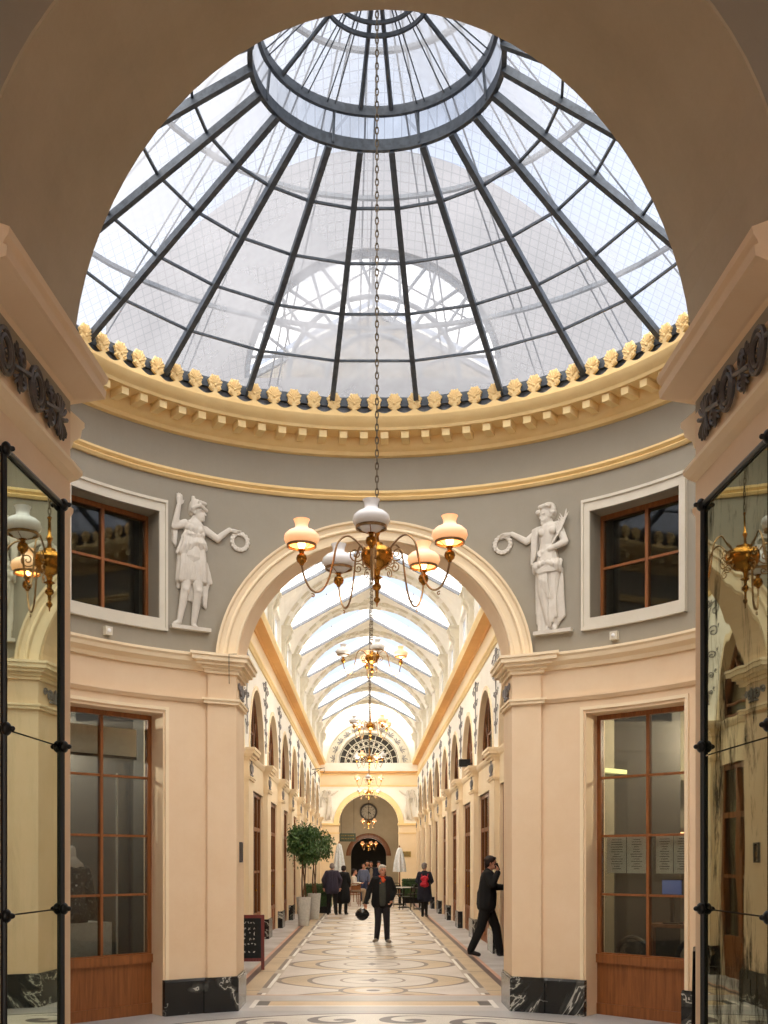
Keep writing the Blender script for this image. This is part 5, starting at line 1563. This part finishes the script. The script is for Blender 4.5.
def face_prims(mb, h, Rm, hs=1.0):
    P = lambda x, y, z: h + Rm @ V((x, y, z)) * hs
    mb.ell(h + Rm @ V((0, .012, .022)) * hs, (.076 * hs, .094 * hs, .092 * hs), Rm, 14, 10)
    mb.ell(h + Rm @ V((0, -.022, -.045)) * hs, (.058 * hs, .066 * hs, .068 * hs), Rm, 12, 8)
    mb.ell(P(0, -.075, -.088), .022 * hs); mb.cap(P(0, -.088, .0), P(0, -.108, -.028), .008 * hs, .014 * hs, 7)
    mb.cap(P(-.02, -.086, -.058), P(.02, -.086, -.058), .008 * hs, .008 * hs, 6)
    for s in (-1, 1):
        mb.ell(P(s * .078, .01, -.005), (.012 * hs, .02 * hs, .032 * hs), Rm, 8, 6); mb.cap(P(s * .02, -.078, .022), P(s * .05, -.068, .024), .011 * hs, .009 * hs, 6)
def figure_body(J, slim=1.0):
    mb = MB(); j = {k: V(v) for k, v in J.items()}; Rm = head_R(j['look'])
    face_prims(mb, j['head'], Rm)
    mb.cap(j['neck'] - V((0, 0, .02)), j['head'] - V((0, 0, .05)) + Rm @ V((0, .02, 0)), .055, .05)
    c = slim
    mb.cap(j['pelvis'] + V((-.06, 0, 0)), j['pelvis'] + V((.06, 0, 0)), .105 * c, .105 * c); mb.cap(j['pelvis'], j['belly'], .115 * c, .105 * c); mb.cap(j['belly'], j['chest'], .11 * c, .12 * c)
    mb.cap(j['chest'] + V((-.06, 0, .02)), j['chest'] + V((.06, 0, .02)), .10 * c, .10 * c); mb.cap(j['shL'], j['neck'], .055 * c, .055); mb.cap(j['shR'], j['neck'], .055 * c, .055)
    for s in 'LR':
        mb.chain_caps([j['sh' + s], j['el' + s], j['wr' + s]], [.052 * c, .040 * c, .026]); hand(mb, j['wr' + s], j['hd' + s], .5, 1 if s == 'L' else -1)
        mb.chain_caps([j['hp' + s], j['kn' + s], j['an' + s]], [.085 * c, .055 * c, .036]); mb.cap(j['an' + s] + V((0, 0, -.03)), j['to' + s], .034, .028)
    return mb
def torso_cloth(mb, j, w=1.0, hem=.85, flare=.0, depth=1.0):
    p = j['pelvis']; b = j['belly']; c = j['chest']
    mb.chain_caps([c + V((0, 0, .07)), b, p], [.118 * w, .125 * w * depth, .115 * w])
    for s in (-1, 1):
        mb.chain_caps([c + V((s * .09, .0, .06)), b + V((s * .065, 0, 0)), V((p.x + s * (.075 + flare), p.y, hem + .10))], [.115 * w, .125 * w * depth, .115 * w + flare * .4])
    for f in (-1, 0, 1): mb.cap(b + V((0, f * .02, 0)), V((p.x, p.y + f * .03, hem + .10)), .12 * w * depth, .11 * w + flare * .5)
    mb.cap(j['shL'] + V((-.01, 0, -.015)), j['neck'] - V((0, -.01, .035)), .064 * w, .070 * w); mb.cap(j['shR'] + V((.01, 0, -.015)), j['neck'] - V((0, -.01, .035)), .064 * w, .070 * w)
def sleeves(mb, j, w=1.0, end=.96):
    for s in 'LR':
        a, e, q = j['sh' + s], j['el' + s], j['wr' + s]
        mb.chain_caps([a, e, e + (q - e) * end], [.066 * w, .056 * w, .045 * w])
def trousers(mb, j, w=1.0, hem=.06):
    mb.cap(j['pelvis'] + V((-.06, 0, .03)), j['pelvis'] + V((.06, 0, .03)), .118 * w, .118 * w)
    for s in 'LR':
        a, k, n = j['hp' + s], j['kn' + s], j['an' + s]; mb.chain_caps([a, k, n + V((0, 0, .0))], [.102 * w, .076 * w, .060 * w])
        mb.cap(a, j['pelvis'], .105 * w, .10 * w)
def shoes(mb, j):
    for s in 'LR':
        a, t = j['an' + s], j['to' + s]; mb.cap(V((a.x, a.y, a.z - .035)), t + V((0, 0, .008)), .045, .038); mb.cap(a + V((0, 0, -.03)), a, .042, .04)
        q = (a - t); q.z = 0; q.normalize(); mb.cap(V((a.x, a.y, a.z - .05)) + q * .03, V((a.x, a.y, a.z - .05)), .032, .035)
def hair_short(mb, h, Rm, full=1.0, back=0.0):
    P = lambda x, y, z: h + Rm @ V((x, y, z))
    mb.ell(P(0, .030, .048), (.086 * full, .094 * full, .082 * full), Rm, 14, 10); mb.ell(P(0, .065, -.0), (.078 * full, .062, .085), Rm, 12, 8)
    for s in (-1, 1): mb.ell(P(s * .072, .03, .012), (.018, .05, .05), Rm, 8, 6)
    mb.cap(P(-.05, -.05, .088), P(.05, -.05, .088), .024 * full, .024 * full, 8)
    if back: mb.cap(P(0, .07, -.03), P(0, .08, -.03 - back), .06, .04)
def person(loc, rz, sc, label, over, outfit, voxel=.010, group=None):
    e = empty('person', loc, rz); e.scale = (sc,) * 3; tag(e, label, 'person', group)
    J = dict(BASE); J.update(over); j = {k: V(v) for k, v in J.items()}; Rm = head_R(J['look'])
    figure_body(J, .84).blob('body', 'skin', e, min(voxel, .0085), 1)
    o = outfit
    if 'top' in o:
        mb = MB(); torso_cloth(mb, j, o.get('w', 1.0), o.get('hem', .85), o.get('flare', 0), o.get('depth', 1.0)); sleeves(mb, j, o.get('w', 1.0))
        if o.get('collar'): mb.cap(j['neck'] + V((-.03, .01, .01)), j['neck'] + V((.03, .01, .01)), .068, .068)
        mb.blob(o.get('topname', 'jacket'), o['top'], e, voxel)
    if 'inner' in o:
        mb = MB(); b, c, p = j['belly'], j['chest'], j['pelvis']; y0 = -.045 * o.get('w', 1)
        mb.chain_caps([c + V((0, y0 - .022, .06)), b + V((0, y0 - .04, 0)), p + V((0, y0 - .03, -.06))], [.090, .106, .098]); mb.blob('sweater', o['inner'], e, voxel)
    if 'legs' in o:
        mb = MB(); trousers(mb, j, o.get('lw', 1.0)); mb.blob('trousers', o['legs'], e, voxel)
    mb = MB(); shoes(mb, j); mb.blob('shoes', o.get('shoes', 'shoe'), e, voxel)
    if o.get('hair'):
        mb = MB(); hair_short(mb, j['head'], Rm, o.get('hf', 1.0), o.get('hb', 0)); mb.blob('hair', o['hair'], e, .008)
    if o.get('scarf'):
        mb = MB(); n = j['neck']
        for k in range(8):
            q0, q1 = 2 * pi * k / 8, 2 * pi * (k + 1) / 8
            mb.cap(n + V((.075 * cos(q0), .068 * sin(q0) - .015, .01 + .012 * sin(q0))), n + V((.075 * cos(q1), .068 * sin(q1) - .015, .01 + .012 * sin(q1))), .026, .026)
        mb.cap(n + V((0, -.095, -.01)), n + V((.012, -.15, -.09)), .035, .04); mb.cap(n + V((0, -.10, -.02)), n + V((-.035, -.14, -.13)), .028, .035); mb.cap(n + V((0, -.1, 0)), n + V((.045, -.135, -.06)), .028, .03)
        mb.blob('scarf', o['scarf'], e, .009)
    if o.get('face', True):
        for s in (-1, 1):
            q = MB().ell(j['head'] + Rm @ V((s * .032, -.074, .008)), .010, n=8, m=6).build('eye', 'ink', e, smooth=True)
    return e, j

# 1 man walking towards us with a helmet
e, j = person((at(382, 22.2), 22.2, 0), radians(4), .915,
    'white-haired person in black jacket and orange scarf walking forward, holding a round black helmet',
    dict(elR=(-.285, .04, 1.16), wrR=(-.365, -.02, .90), hdR=(-.05, -.05, -1), elL=(.285, .05, 1.15), wrL=(.20, -.10, .98), hdL=(-.5, -.1, -.9),
         hpL=(.085, 0, .92), knL=(.10, -.05, .50), anL=(.115, .0, .085), toL=(.165, -.15, .03), knR=(-.09, -.04, .50), anR=(-.115, .06, .10), toR=(-.185, -.07, .035),
         head=(.01, -.03, 1.615), look=(.28, -1, -.02)),
    dict(top='black_cloth', w=1.18, hem=.80, flare=.03, depth=1.1, inner='grey_knit', legs='dark_trouser', lw=1.0, shoes='shoe_pale', hair='hair_white', hf=1.06, scarf='orange_cloth', collar=False), .010)
hx, hz = at(362.3, 22.1), .585
e = empty('motorcycle_helmet', (hx, 22.12, hz)); tag(e, 'round glossy black helmet hanging from the hand of the person in the orange scarf', 'helmet')
mb = MB().ell((0, 0, 0), (.135, .145, .130), n=24, m=16); mb.blob('shell', 'helmet', e, .01)
MB().sweep([(lambda a, b, q=pi * i / 16: V(((.137 + a) * cos(q + pi), (.147 + a) * sin(q + pi), b + .0))) for i in range(17)], [(0, -.03), (.006, -.03), (.006, .035), (0, .035)]).build('visor', 'slate', e, smooth=True)
MB().tube([(-.03, 0, .12), (-.02, 0, .17), (.0, 0, .19), (.02, 0, .17), (.03, 0, .12)], .008, 6).build('strap', 'canvas', e)

# 2 man striding to the right with a phone
e, j = person((at(486, 19.0), 18.95, 0), radians(84), 1.0,
    'dark-haired person in black suit striding right with a phone to the ear',
    dict(chest=(0, -.03, 1.31), neck=(0, -.03, 1.47), head=(0, -.09, 1.63), look=(-.15, -1, -.02), belly=(0, -.01, 1.10),
         shR=(-.165, -.01, 1.43), elR=(-.27, -.10, 1.26), wrR=(-.15, -.20, 1.47), hdR=(.30, .15, 1), shL=(.17, -.04, 1.43), elL=(.22, -.15, 1.21), wrL=(.16, -.38, 1.20), hdL=(-.05, -1, .1),
         hpR=(-.09, 0, .92), knR=(-.09, .10, .50), anR=(-.09, .27, .12), toR=(-.10, .13, .035), hpL=(.09, 0, .92), knL=(.09, -.17, .50), anL=(.09, -.24, .085), toL=(.10, -.40, .03)),
    dict(top='black_cloth', w=1.16, hem=.80, flare=.03, depth=1.1, legs='black_cloth', lw=1.08, shoes='shoe', hair='hair_dark', hf=1.10, hb=.05, collar=True), .010)
ph = e.matrix_basis @ V((-.115, -.185, 1.565))
q = empty('mobile_phone', ph, radians(84)); tag(q, 'dark mobile phone held to the ear of the striding person', 'phone')
mb = MB(); mb.box((0, 0, 0), (.012, .065, .13), Matrix.Rotation(radians(-20), 3, 'X')); mb.build('case', 'iron', q)

# 3 woman with red backpack, seen from behind
e, j = person((at(424.5, 32.6), 32.6, 0), radians(172), .925,
    'person with hooded dark knee-length coat standing with back turned by the right wall',
    dict(look=(-.3, -1, -.1), knL=(.06, -.02, .50), anL=(.06, .0, .085), toL=(.09, -.14, .03), knR=(-.06, -.02, .5), anR=(-.06, .03, .085), toR=(-.08, -.12, .03), hpL=(.07, 0, .92), hpR=(-.07, 0, .92),
         elL=(.25, .0, 1.16), wrL=(.16, -.2, 1.05), hdL=(-.5, -.8, 0), elR=(-.25, .0, 1.16), wrR=(-.14, -.2, 1.05), hdR=(.5, -.8, 0)),
    dict(top='navy_cloth', topname='coat', w=1.05, hem=.52, flare=.04, depth=1.1, legs='black_cloth', lw=.78, hair='hair_grey', hf=1.05, scarf='navy_cloth', face=False), .012)
q = empty('backpack', e.matrix_basis @ V((-.02, .20, 1.17)), radians(172)); q.scale = (.88,) * 3; tag(q, 'small bright red backpack worn over the dark coat', 'backpack')
mb = MB(); mb.cap((-.07, 0, -.12), (.07, 0, -.12), .085, .085); mb.cap((-.06, 0, .08), (.06, 0, .08), .08, .08); mb.cap((0, 0, -.12), (0, 0, .10), .10, .09); mb.blob('bag', 'red_cloth', q, .012)
mb = MB(); mb.cap((-.05, .08, -.10), (.05, .08, -.10), .05, .05); mb.cap((-.05, .085, -.04), (.05, .085, -.04), .03, .03); mb.blob('front_pocket', 'red_cloth', q, .01)
for s in (-1, 1): MB().tube([(s * .09, -.03, .13), (s * .11, -.12, .25), (s * .12, -.26, .22), (s * .12, -.33, .05), (s * .12, -.28, -.12), (s * .11, -.06, -.15)], .014, 6).build('strap', 'red_cloth', q)

# 4, 5 two people in dark coats, backs turned
person((at(332, 33.8), 33.8, 0), radians(178), .94, 'person in dark violet jacket and black trousers, back turned, beside the hedge',
    dict(head=(0, -.07, 1.585), neck=(0, -.03, 1.45), look=(.1, -1, -.45), elL=(.29, .06, 1.17), wrL=(.25, -.02, .92), elR=(-.29, .06, 1.17), wrR=(-.25, -.02, .92),
         anL=(.13, .0, .085), toL=(.16, -.14, .03), anR=(-.13, 0, .085), toR=(-.16, -.14, .03)),
    dict(top='purple_cloth', w=1.12, hem=.72, flare=.03, depth=1.1, legs='black_cloth', lw=1.05, hair='hair_grey', face=False), .012)
person((at(342.5, 33.5), 34.1, 0), radians(165), .90, 'person in long black coat, back turned, next to the violet jacket',
    dict(head=(.0, -.09, 1.57), neck=(0, -.04, 1.45), look=(.3, -1, -.5), elL=(.24, .04, 1.17), wrL=(.20, -.12, .98), elR=(-.24, .04, 1.17), wrR=(-.20, -.12, .98)),
    dict(top='black_cloth', topname='coat', w=1.15, hem=.42, flare=.05, legs='black_cloth', lw=.95, hair='hair_dark', hf=1.1, face=False), .012)
# background group
person((at(363.6, 45.5), 45.5, 0), radians(-4), .91, 'person in blue-grey shirt and jeans coming forward behind the helmet carrier',
    dict(elL=(.26, 0, 1.16), elR=(-.26, 0, 1.16)), dict(top='blue_cloth', topname='shirt', w=.95, hem=.86, legs='jeans', hair='hair_dark', hf=.96), .014)
person((at(371.0, 46.8), 46.8, 0), radians(5), .96, 'bearded person in pale shirt under dark jacket, just behind the orange scarf',
    dict(look=(-.2, -1, -.1)), dict(top='black_cloth', w=1.1, hem=.8, inner='beige_cloth', legs='dark_trouser', hair='hair_dark', hf=.97), .014)
person((at(378.5, 46.0), 46.0, 0), radians(35), .96, 'dark-haired person in dark coat partly hidden behind the white hair',
    dict(look=(-.6, -1, -.1)), dict(top='navy_cloth', w=1.15, hem=.6, legs='black_cloth', hair='hair_dark', hf=1.05), .014)
person((at(367.3, 48.5), 48.5, 0), radians(0), .97, 'small distant person in pink-beige top between the blue shirt and the beard',
    dict(), dict(top='beige_cloth', w=1.05, hem=.8, legs='dark_trouser', hair='hair_dark'), .015)
# seated woman
SE = dict(pelvis=(0, 0, .55), belly=(0, -.01, .72), chest=(0, -.02, .93), neck=(0, -.02, 1.09), head=(0, -.05, 1.26), shL=(.165, -.01, 1.05), shR=(-.165, -.01, 1.05),
          elL=(.22, -.08, .80), elR=(-.22, -.08, .80), wrL=(.10, -.28, .82), wrR=(-.10, -.28, .82), hdL=(-.3, -1, 0), hdR=(.3, -1, 0), hpL=(.09, -.02, .54), hpR=(-.09, -.02, .54),
          knL=(.10, -.42, .54), knR=(-.10, -.42, .54), anL=(.10, -.44, .085), anR=(-.10, -.44, .085), toL=(.11, -.58, .03), toR=(-.11, -.58, .03))
person((-.62, 42.62, 0), radians(80), 1.0, 'seated person in pale grey top at the cafe on the left',
    SE, dict(top='relief', topname='jumper', w=1.0, hem=.50, legs='beige_cloth', hair='hair_dark', hb=.08), .015)

# ================================================================ relief figures on the wall
def relief(th, z0, draw, label, sc=.00164, mat='relief', dz=.5):
    p = cyl(th, 0, z0); e = empty('relief_figure', p, -radians(th)); tag(e, label, 'relief figure', None)
    def bend(o, dd=.68):
        for v in o.data.vertices: v.co.y = v.co.y * dd + .012 - v.co.x ** 2 / (2 * R) + .0
        return o
    draw(e, bend, lambda x, y, d=0: V((x * sc, d, y * sc)))
    return e
def folds(mb, P, top, bot, n, r0, r1, d=-.02, wob=.01):
    """bundle of hanging drapery folds between two polylines"""
    for i in range(n + 1):
        t = i / n
        def lerp(L):
            f = t * (len(L) - 1); k = min(int(f), len(L) - 2); g = f - k
            return (L[k][0] * (1 - g) + L[k + 1][0] * g, L[k][1] * (1 - g) + L[k + 1][1] * g)
        a, b = lerp(top), lerp(bot); dd = d + (-.026 if i % 2 else .014)
        m = ((a[0] + b[0]) / 2 + wob * 60 * sin(i * 2.1), (a[1] + b[1]) / 2)
        mb.chain_caps([P(a[0], a[1], dd), P(m[0], m[1], dd * 1.2), P(b[0], b[1], dd)], [r0, (r0 + r1) / 2, r1], 8)
def rel_arm(mb, P, pts, rs, d): mb.chain_caps([P(x, y, dd) for (x, y), dd in zip(pts, d)], rs, 10)
def wreath(e, bend, P, cx, cy, r):
    mb = MB(); c = P(cx, cy)
    for k in range(30):
        q = 2 * pi * k / 30; q2 = q + .16; rr = r + (.014 if k % 2 else -.010)
        mb.cap(c + V((r * cos(q), -.03, r * sin(q))), c + V((rr * cos(q2), -.045, rr * sin(q2))), .024, .016, 8)
    return bend(mb.blob('wreath', 'relief', e, .007, 1))
def left_fig(e, bend, P_):
    P = lambda x, y, d=0: P_(x - 190, 935 - y, d)
    mb = MB(); h = P(238, 165, -.07); Rm = head_R((.75, -1, -.1)); face_prims(mb, h, Rm, .92)
    mb.cap(P(212, 222, -.05), P(228, 190, -.05), .046, .042)
    mb.cap(P(160, 262, -.04), P(265, 278, -.04), .062, .062); mb.chain_caps([P(210, 285, -.05), P(200, 345, -.05), P(190, 470, -.05)], [.125, .095, .125])
    mb.ell(P(175, 285, -.12), .05); mb.ell(P(235, 290, -.12), .05)
    rel_arm(mb, P, [(145, 250), (68, 285), (95, 145)], [.048, .042, .028], [-.05, -.06, -.08]); hand(mb, P(95, 145, -.08), (.1, 0, 1), .5)
    rel_arm(mb, P, [(285, 272), (372, 320), (460, 245)], [.048, .040, .027], [-.05, -.06, -.05]); hand(mb, P(460, 245, -.05), (1, 0, -.25), .4)
    rel_arm(mb, P, [(150, 560), (142, 690), (105, 890)], [.075, .055, .034], [-.06, -.08, -.05]); mb.cap(P(105, 905, -.05), P(65, 922, -.07), .03, .024)
    rel_arm(mb, P, [(225, 560), (232, 690), (207, 900)], [.075, .055, .034], [-.06, -.09, -.05]); mb.cap(P(207, 915, -.05), P(215, 935, -.10), .03, .026)
    mb.ell(P(142, 690, -.10), .045); mb.ell(P(232, 690, -.11), .045)
    bend(mb.blob('body', 'relief', e, .008, 1))
    dr = MB()
    folds(dr, P, [(150, 300), (270, 300)], [(125, 345), (262, 345)], 10, .022, .024, -.09)
    folds(dr, P, [(125, 350), (255, 345)], [(85, 455), (170, 440), (185, 405), (278, 408)], 15, .022, .026, -.10)
    folds(dr, P, [(110, 430), (270, 410)], [(95, 630), (180, 610), (285, 620)], 16, .030, .034, -.08)
    folds(dr, P, [(100, 470), (120, 470)], [(90, 640), (100, 690)], 4, .02, .02, -.02)
    folds(dr, P, [(275, 480), (295, 500)], [(265, 700), (330, 620)], 5, .026, .022, -.02); folds(dr, P, [(265, 640), (310, 620)], [(275, 770), (295, 790)], 4, .024, .02, -.02)
    folds(dr, P, [(150, 640), (215, 640)], [(140, 740), (215, 760)], 6, .02, .02, -.01)
    folds(dr, P, [(60, 300), (90, 300)], [(60, 380), (80, 410)], 4, .018, .016, -.02)
    dr.tube([P(120, 345, -.11), P(190, 338, -.14), P(262, 345, -.11)], .014, 6)
    dr.tube([P(160, 232, -.08), P(205, 290, -.15), P(265, 300, -.12)], .018, 6)
    bend(dr.blob('tunic', 'relief', e, .008, 1))
    hr = MB(); hair_short(hr, h + V((0, 0, .015)), Rm, .98); hr.ell(P(200, 75, -.07), .024); hr.cap(P(200, 80, -.07), P(208, 120, -.07), .022, .05)
    hr.tube([P(185, 150, -.10), P(235, 130, -.17), P(290, 155, -.12)], .022, 6)
    bend(hr.blob('hair', 'relief', e, .008, 1))
    wreath(e, bend, P, 535, 315, .088)
    q = MB().prism([(-150, -18), (130, -18), (130, 6), (-150, 6)], lambda u, v, d: P_(u, v, d), -.16, .02).build('ledge', 'relief', e); bend(q, .5)
def right_fig(e, bend, P_):
    P = lambda x, y, d=0: P_(x - 430, 945 - y, d)
    mb = MB(); h = P(418, 172, -.07); Rm = head_R((-.7, -1, -.15)); face_prims(mb, h, Rm, .92)
    mb.cap(P(437, 228, -.05), P(428, 195, -.05), .045, .042)
    mb.cap(P(365, 268, -.04), P(495, 250, -.04), .058, .058); mb.chain_caps([P(432, 285, -.05), P(425, 370, -.06), P(425, 480, -.05)], [.118, .092, .13])
    mb.ell(P(395, 292, -.13), .045); mb.ell(P(470, 285, -.13), .045)
    rel_arm(mb, P, [(350, 275), (275, 325), (172, 258)], [.046, .040, .027], [-.05, -.06, -.05]); hand(mb, P(172, 258, -.05), (-1, 0, -.1), .4)
    rel_arm(mb, P, [(505, 262), (552, 370), (450, 408)], [.046, .042, .028], [-.05, -.09, -.15]); hand(mb, P(450, 408, -.14), (-1, 0, -.35), .5)
    rel_arm(mb, P, [(395, 560), (400, 700), (432, 905)], [.085, .058, .036], [-.07, -.09, -.05]); mb.cap(P(432, 915, -.06), P(428, 940, -.10), .03, .026)
    rel_arm(mb, P, [(465, 560), (462, 700), (470, 905)], [.085, .058, .036], [-.06, -.08, -.05]); mb.cap(P(470, 915, -.06), P(480, 940, -.10), .03, .026)
    bend(mb.blob('body', 'relief', e, .008, 1))
    dr = MB()
    folds(dr, P, [(340, 500), (420, 480), (520, 490)], [(340, 545), (430, 500), (515, 550)], 12, .03, .028, -.11)
    folds(dr, P, [(345, 550), (372, 560)], [(350, 780), (360, 930), (420, 935)], 9, .022, .026, -.02)
    folds(dr, P, [(485, 540), (520, 540)], [(470, 940), (500, 880), (535, 850)], 9, .022, .024, -.02)
    folds(dr, P, [(370, 560), (420, 520)], [(380, 640), (440, 720)], 5, .018, .020, -.10)
    folds(dr, P, [(450, 700), (490, 690)], [(430, 930), (500, 830)], 6, .018, .022, -.07)
    folds(dr, P, [(320, 265), (360, 250)], [(312, 490), (340, 420)], 6, .022, .020, -.05)
    for dy in (0, 18, 36): dr.tube([P(330, 505 + dy * .6, -.10), P(375, 545 + dy * .4, -.15), P(430, 515 + dy, -.16), P(480, 545 + dy * .3, -.15), P(522, 520 + dy * .5, -.10)], .015, 6)
    bend(dr.blob('drapery', 'relief', e, .008, 1))
    hr = MB(); hair_short(hr, h + V((0, 0, .015)), Rm, .98); random.seed(2)
    for k in range(26):
        q = random.uniform(-.3, pi + .3); hr.ell(h + V((.085 * cos(q), random.uniform(-.09, .02), .03 + .075 * sin(q))), random.uniform(.018, .028))
    bend(hr.blob('hair', 'relief', e, .008, 1))
    br = MB(); br.tube([P(470, 375, -.16), P(510, 310, -.12), P(550, 190, -.06)], .01, 6)
    for k in range(7):
        t = k / 7; b = P(505 + 40 * t, 315 - 110 * t, -.11 + .04 * t)
        for s in (-1, 1): br.cap(b, b + V((s * .05 + .012, -.02, .07)), .011, .005, 6)
    br.cap(P(550, 190, -.06), P(556, 150, -.06), .014, .005)
    bend(br.blob('palm_branch', 'relief', e, .006, 0))
    wreath(e, bend, P, 105, 320, .088)
    q = MB().prism([(-100, -18), (170, -18), (170, 6), (-100, 6)], lambda u, v, d: P_(u, v, d), -.16, .02).build('ledge', 'relief', e); bend(q, .5)
relief(-33.2, 4.19, left_fig, 'white relief woman in a short tunic holding out a wreath, left of the arch')
relief(31.6, 4.16, right_fig, 'white relief woman with a palm branch holding out a wreath, right of the arch')
# winged figures in the far spandrels
for s, side in ((-1, 'left'), (1, 'right')):
    e = empty('relief_figure', (s * 1.86, YG1 - .02, 3.62)); tag(e, 'small pale winged relief figure in the %s spandrel of the far arch' % side, 'relief figure')
    mb = MB(); P = lambda x, z, d=-.04: V((s * x, d, z))
    mb.ell(P(-.02, 1.32), (.075, .07, .095)); mb.cap(P(0, 1.02), P(0, 1.24), .09, .05); mb.chain_caps([P(0, 1.05), P(.0, .8), P(.06, .3), P(.14, .05)], [.12, .11, .12, .07])
    mb.chain_caps([P(0, .8), P(-.08, .4), P(-.06, .05)], [.10, .09, .05]); mb.chain_caps([P(-.05, 1.14), P(-.25, 1.25), P(-.42, 1.38)], [.045, .035, .025]); mb.chain_caps([P(.06, 1.12), P(.2, 1.0), P(.14, .82)], [.045, .035, .025])
    for k in range(5): mb.chain_caps([P(.06, 1.1, -.02), P(.18 + .04 * k, 1.40 - .08 * k, -.02), P(.30 + .02 * k, 1.35 - .18 * k, -.02)], [.04, .05, .03])
    mb.blob('body', 'relief', e, .014, 1)
# ================================================================ light and camera
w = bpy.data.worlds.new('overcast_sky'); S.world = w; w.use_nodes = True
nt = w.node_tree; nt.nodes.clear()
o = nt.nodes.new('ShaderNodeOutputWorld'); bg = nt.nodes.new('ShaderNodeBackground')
tc = nt.nodes.new('ShaderNodeTexCoord')
n = noise(nt, 2.2, 4, 0.55, vec=tc.outputs['Generated'])
c = mix(nt, (n - 0.35) * 2.4, rgb((206, 220, 244)), rgb((255, 255, 255)))
sx = nt.nodes.new('ShaderNodeSeparateXYZ'); nt.links.new(tc.outputs['Generated'], sx.inputs[0])
dx, dy, dz = (E(nt, sx.outputs[i]) for i in range(3))
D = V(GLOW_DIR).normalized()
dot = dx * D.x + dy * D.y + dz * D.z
g = ((dot - cos(radians(GLOW_W))) / (1 - cos(radians(GLOW_W)))).mx(0.0)     # broad bright sky patch added above and behind the camera to light the interior
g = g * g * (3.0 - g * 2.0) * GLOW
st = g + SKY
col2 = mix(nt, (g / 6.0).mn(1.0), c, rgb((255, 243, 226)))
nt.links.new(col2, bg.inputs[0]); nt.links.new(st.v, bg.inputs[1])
nt.links.new(bg.outputs[0], o.inputs[0])

cam = bpy.data.cameras.new('camera'); co = bpy.data.objects.new('camera', cam); COL.objects.link(co)
co.location = (CAMX, 0, 1.65); co.rotation_euler = (radians(90), 0, 0)
cam.sensor_fit = 'HORIZONTAL'; cam.sensor_width = 36; cam.lens = 1086 / 768 * 36
cam.shift_x = 17 / 768; cam.shift_y = 350 / 768; cam.clip_start = .05; cam.clip_end = 300
S.camera = co
S.view_settings.view_transform = 'Standard'; S.view_settings.look = 'None'; S.view_settings.gamma = 1; S.view_settings.use_curve_mapping = False
S.view_settings.exposure = EXPO
S.cycles.max_bounces = 10; S.cycles.diffuse_bounces = 6; S.cycles.glossy_bounces = 4; S.cycles.transparent_max_bounces = 16
S.cycles.use_denoising = True
S.cycles.sample_clamp_indirect = 6
S.cycles.caustics_reflective = False; S.cycles.caustics_refractive = False
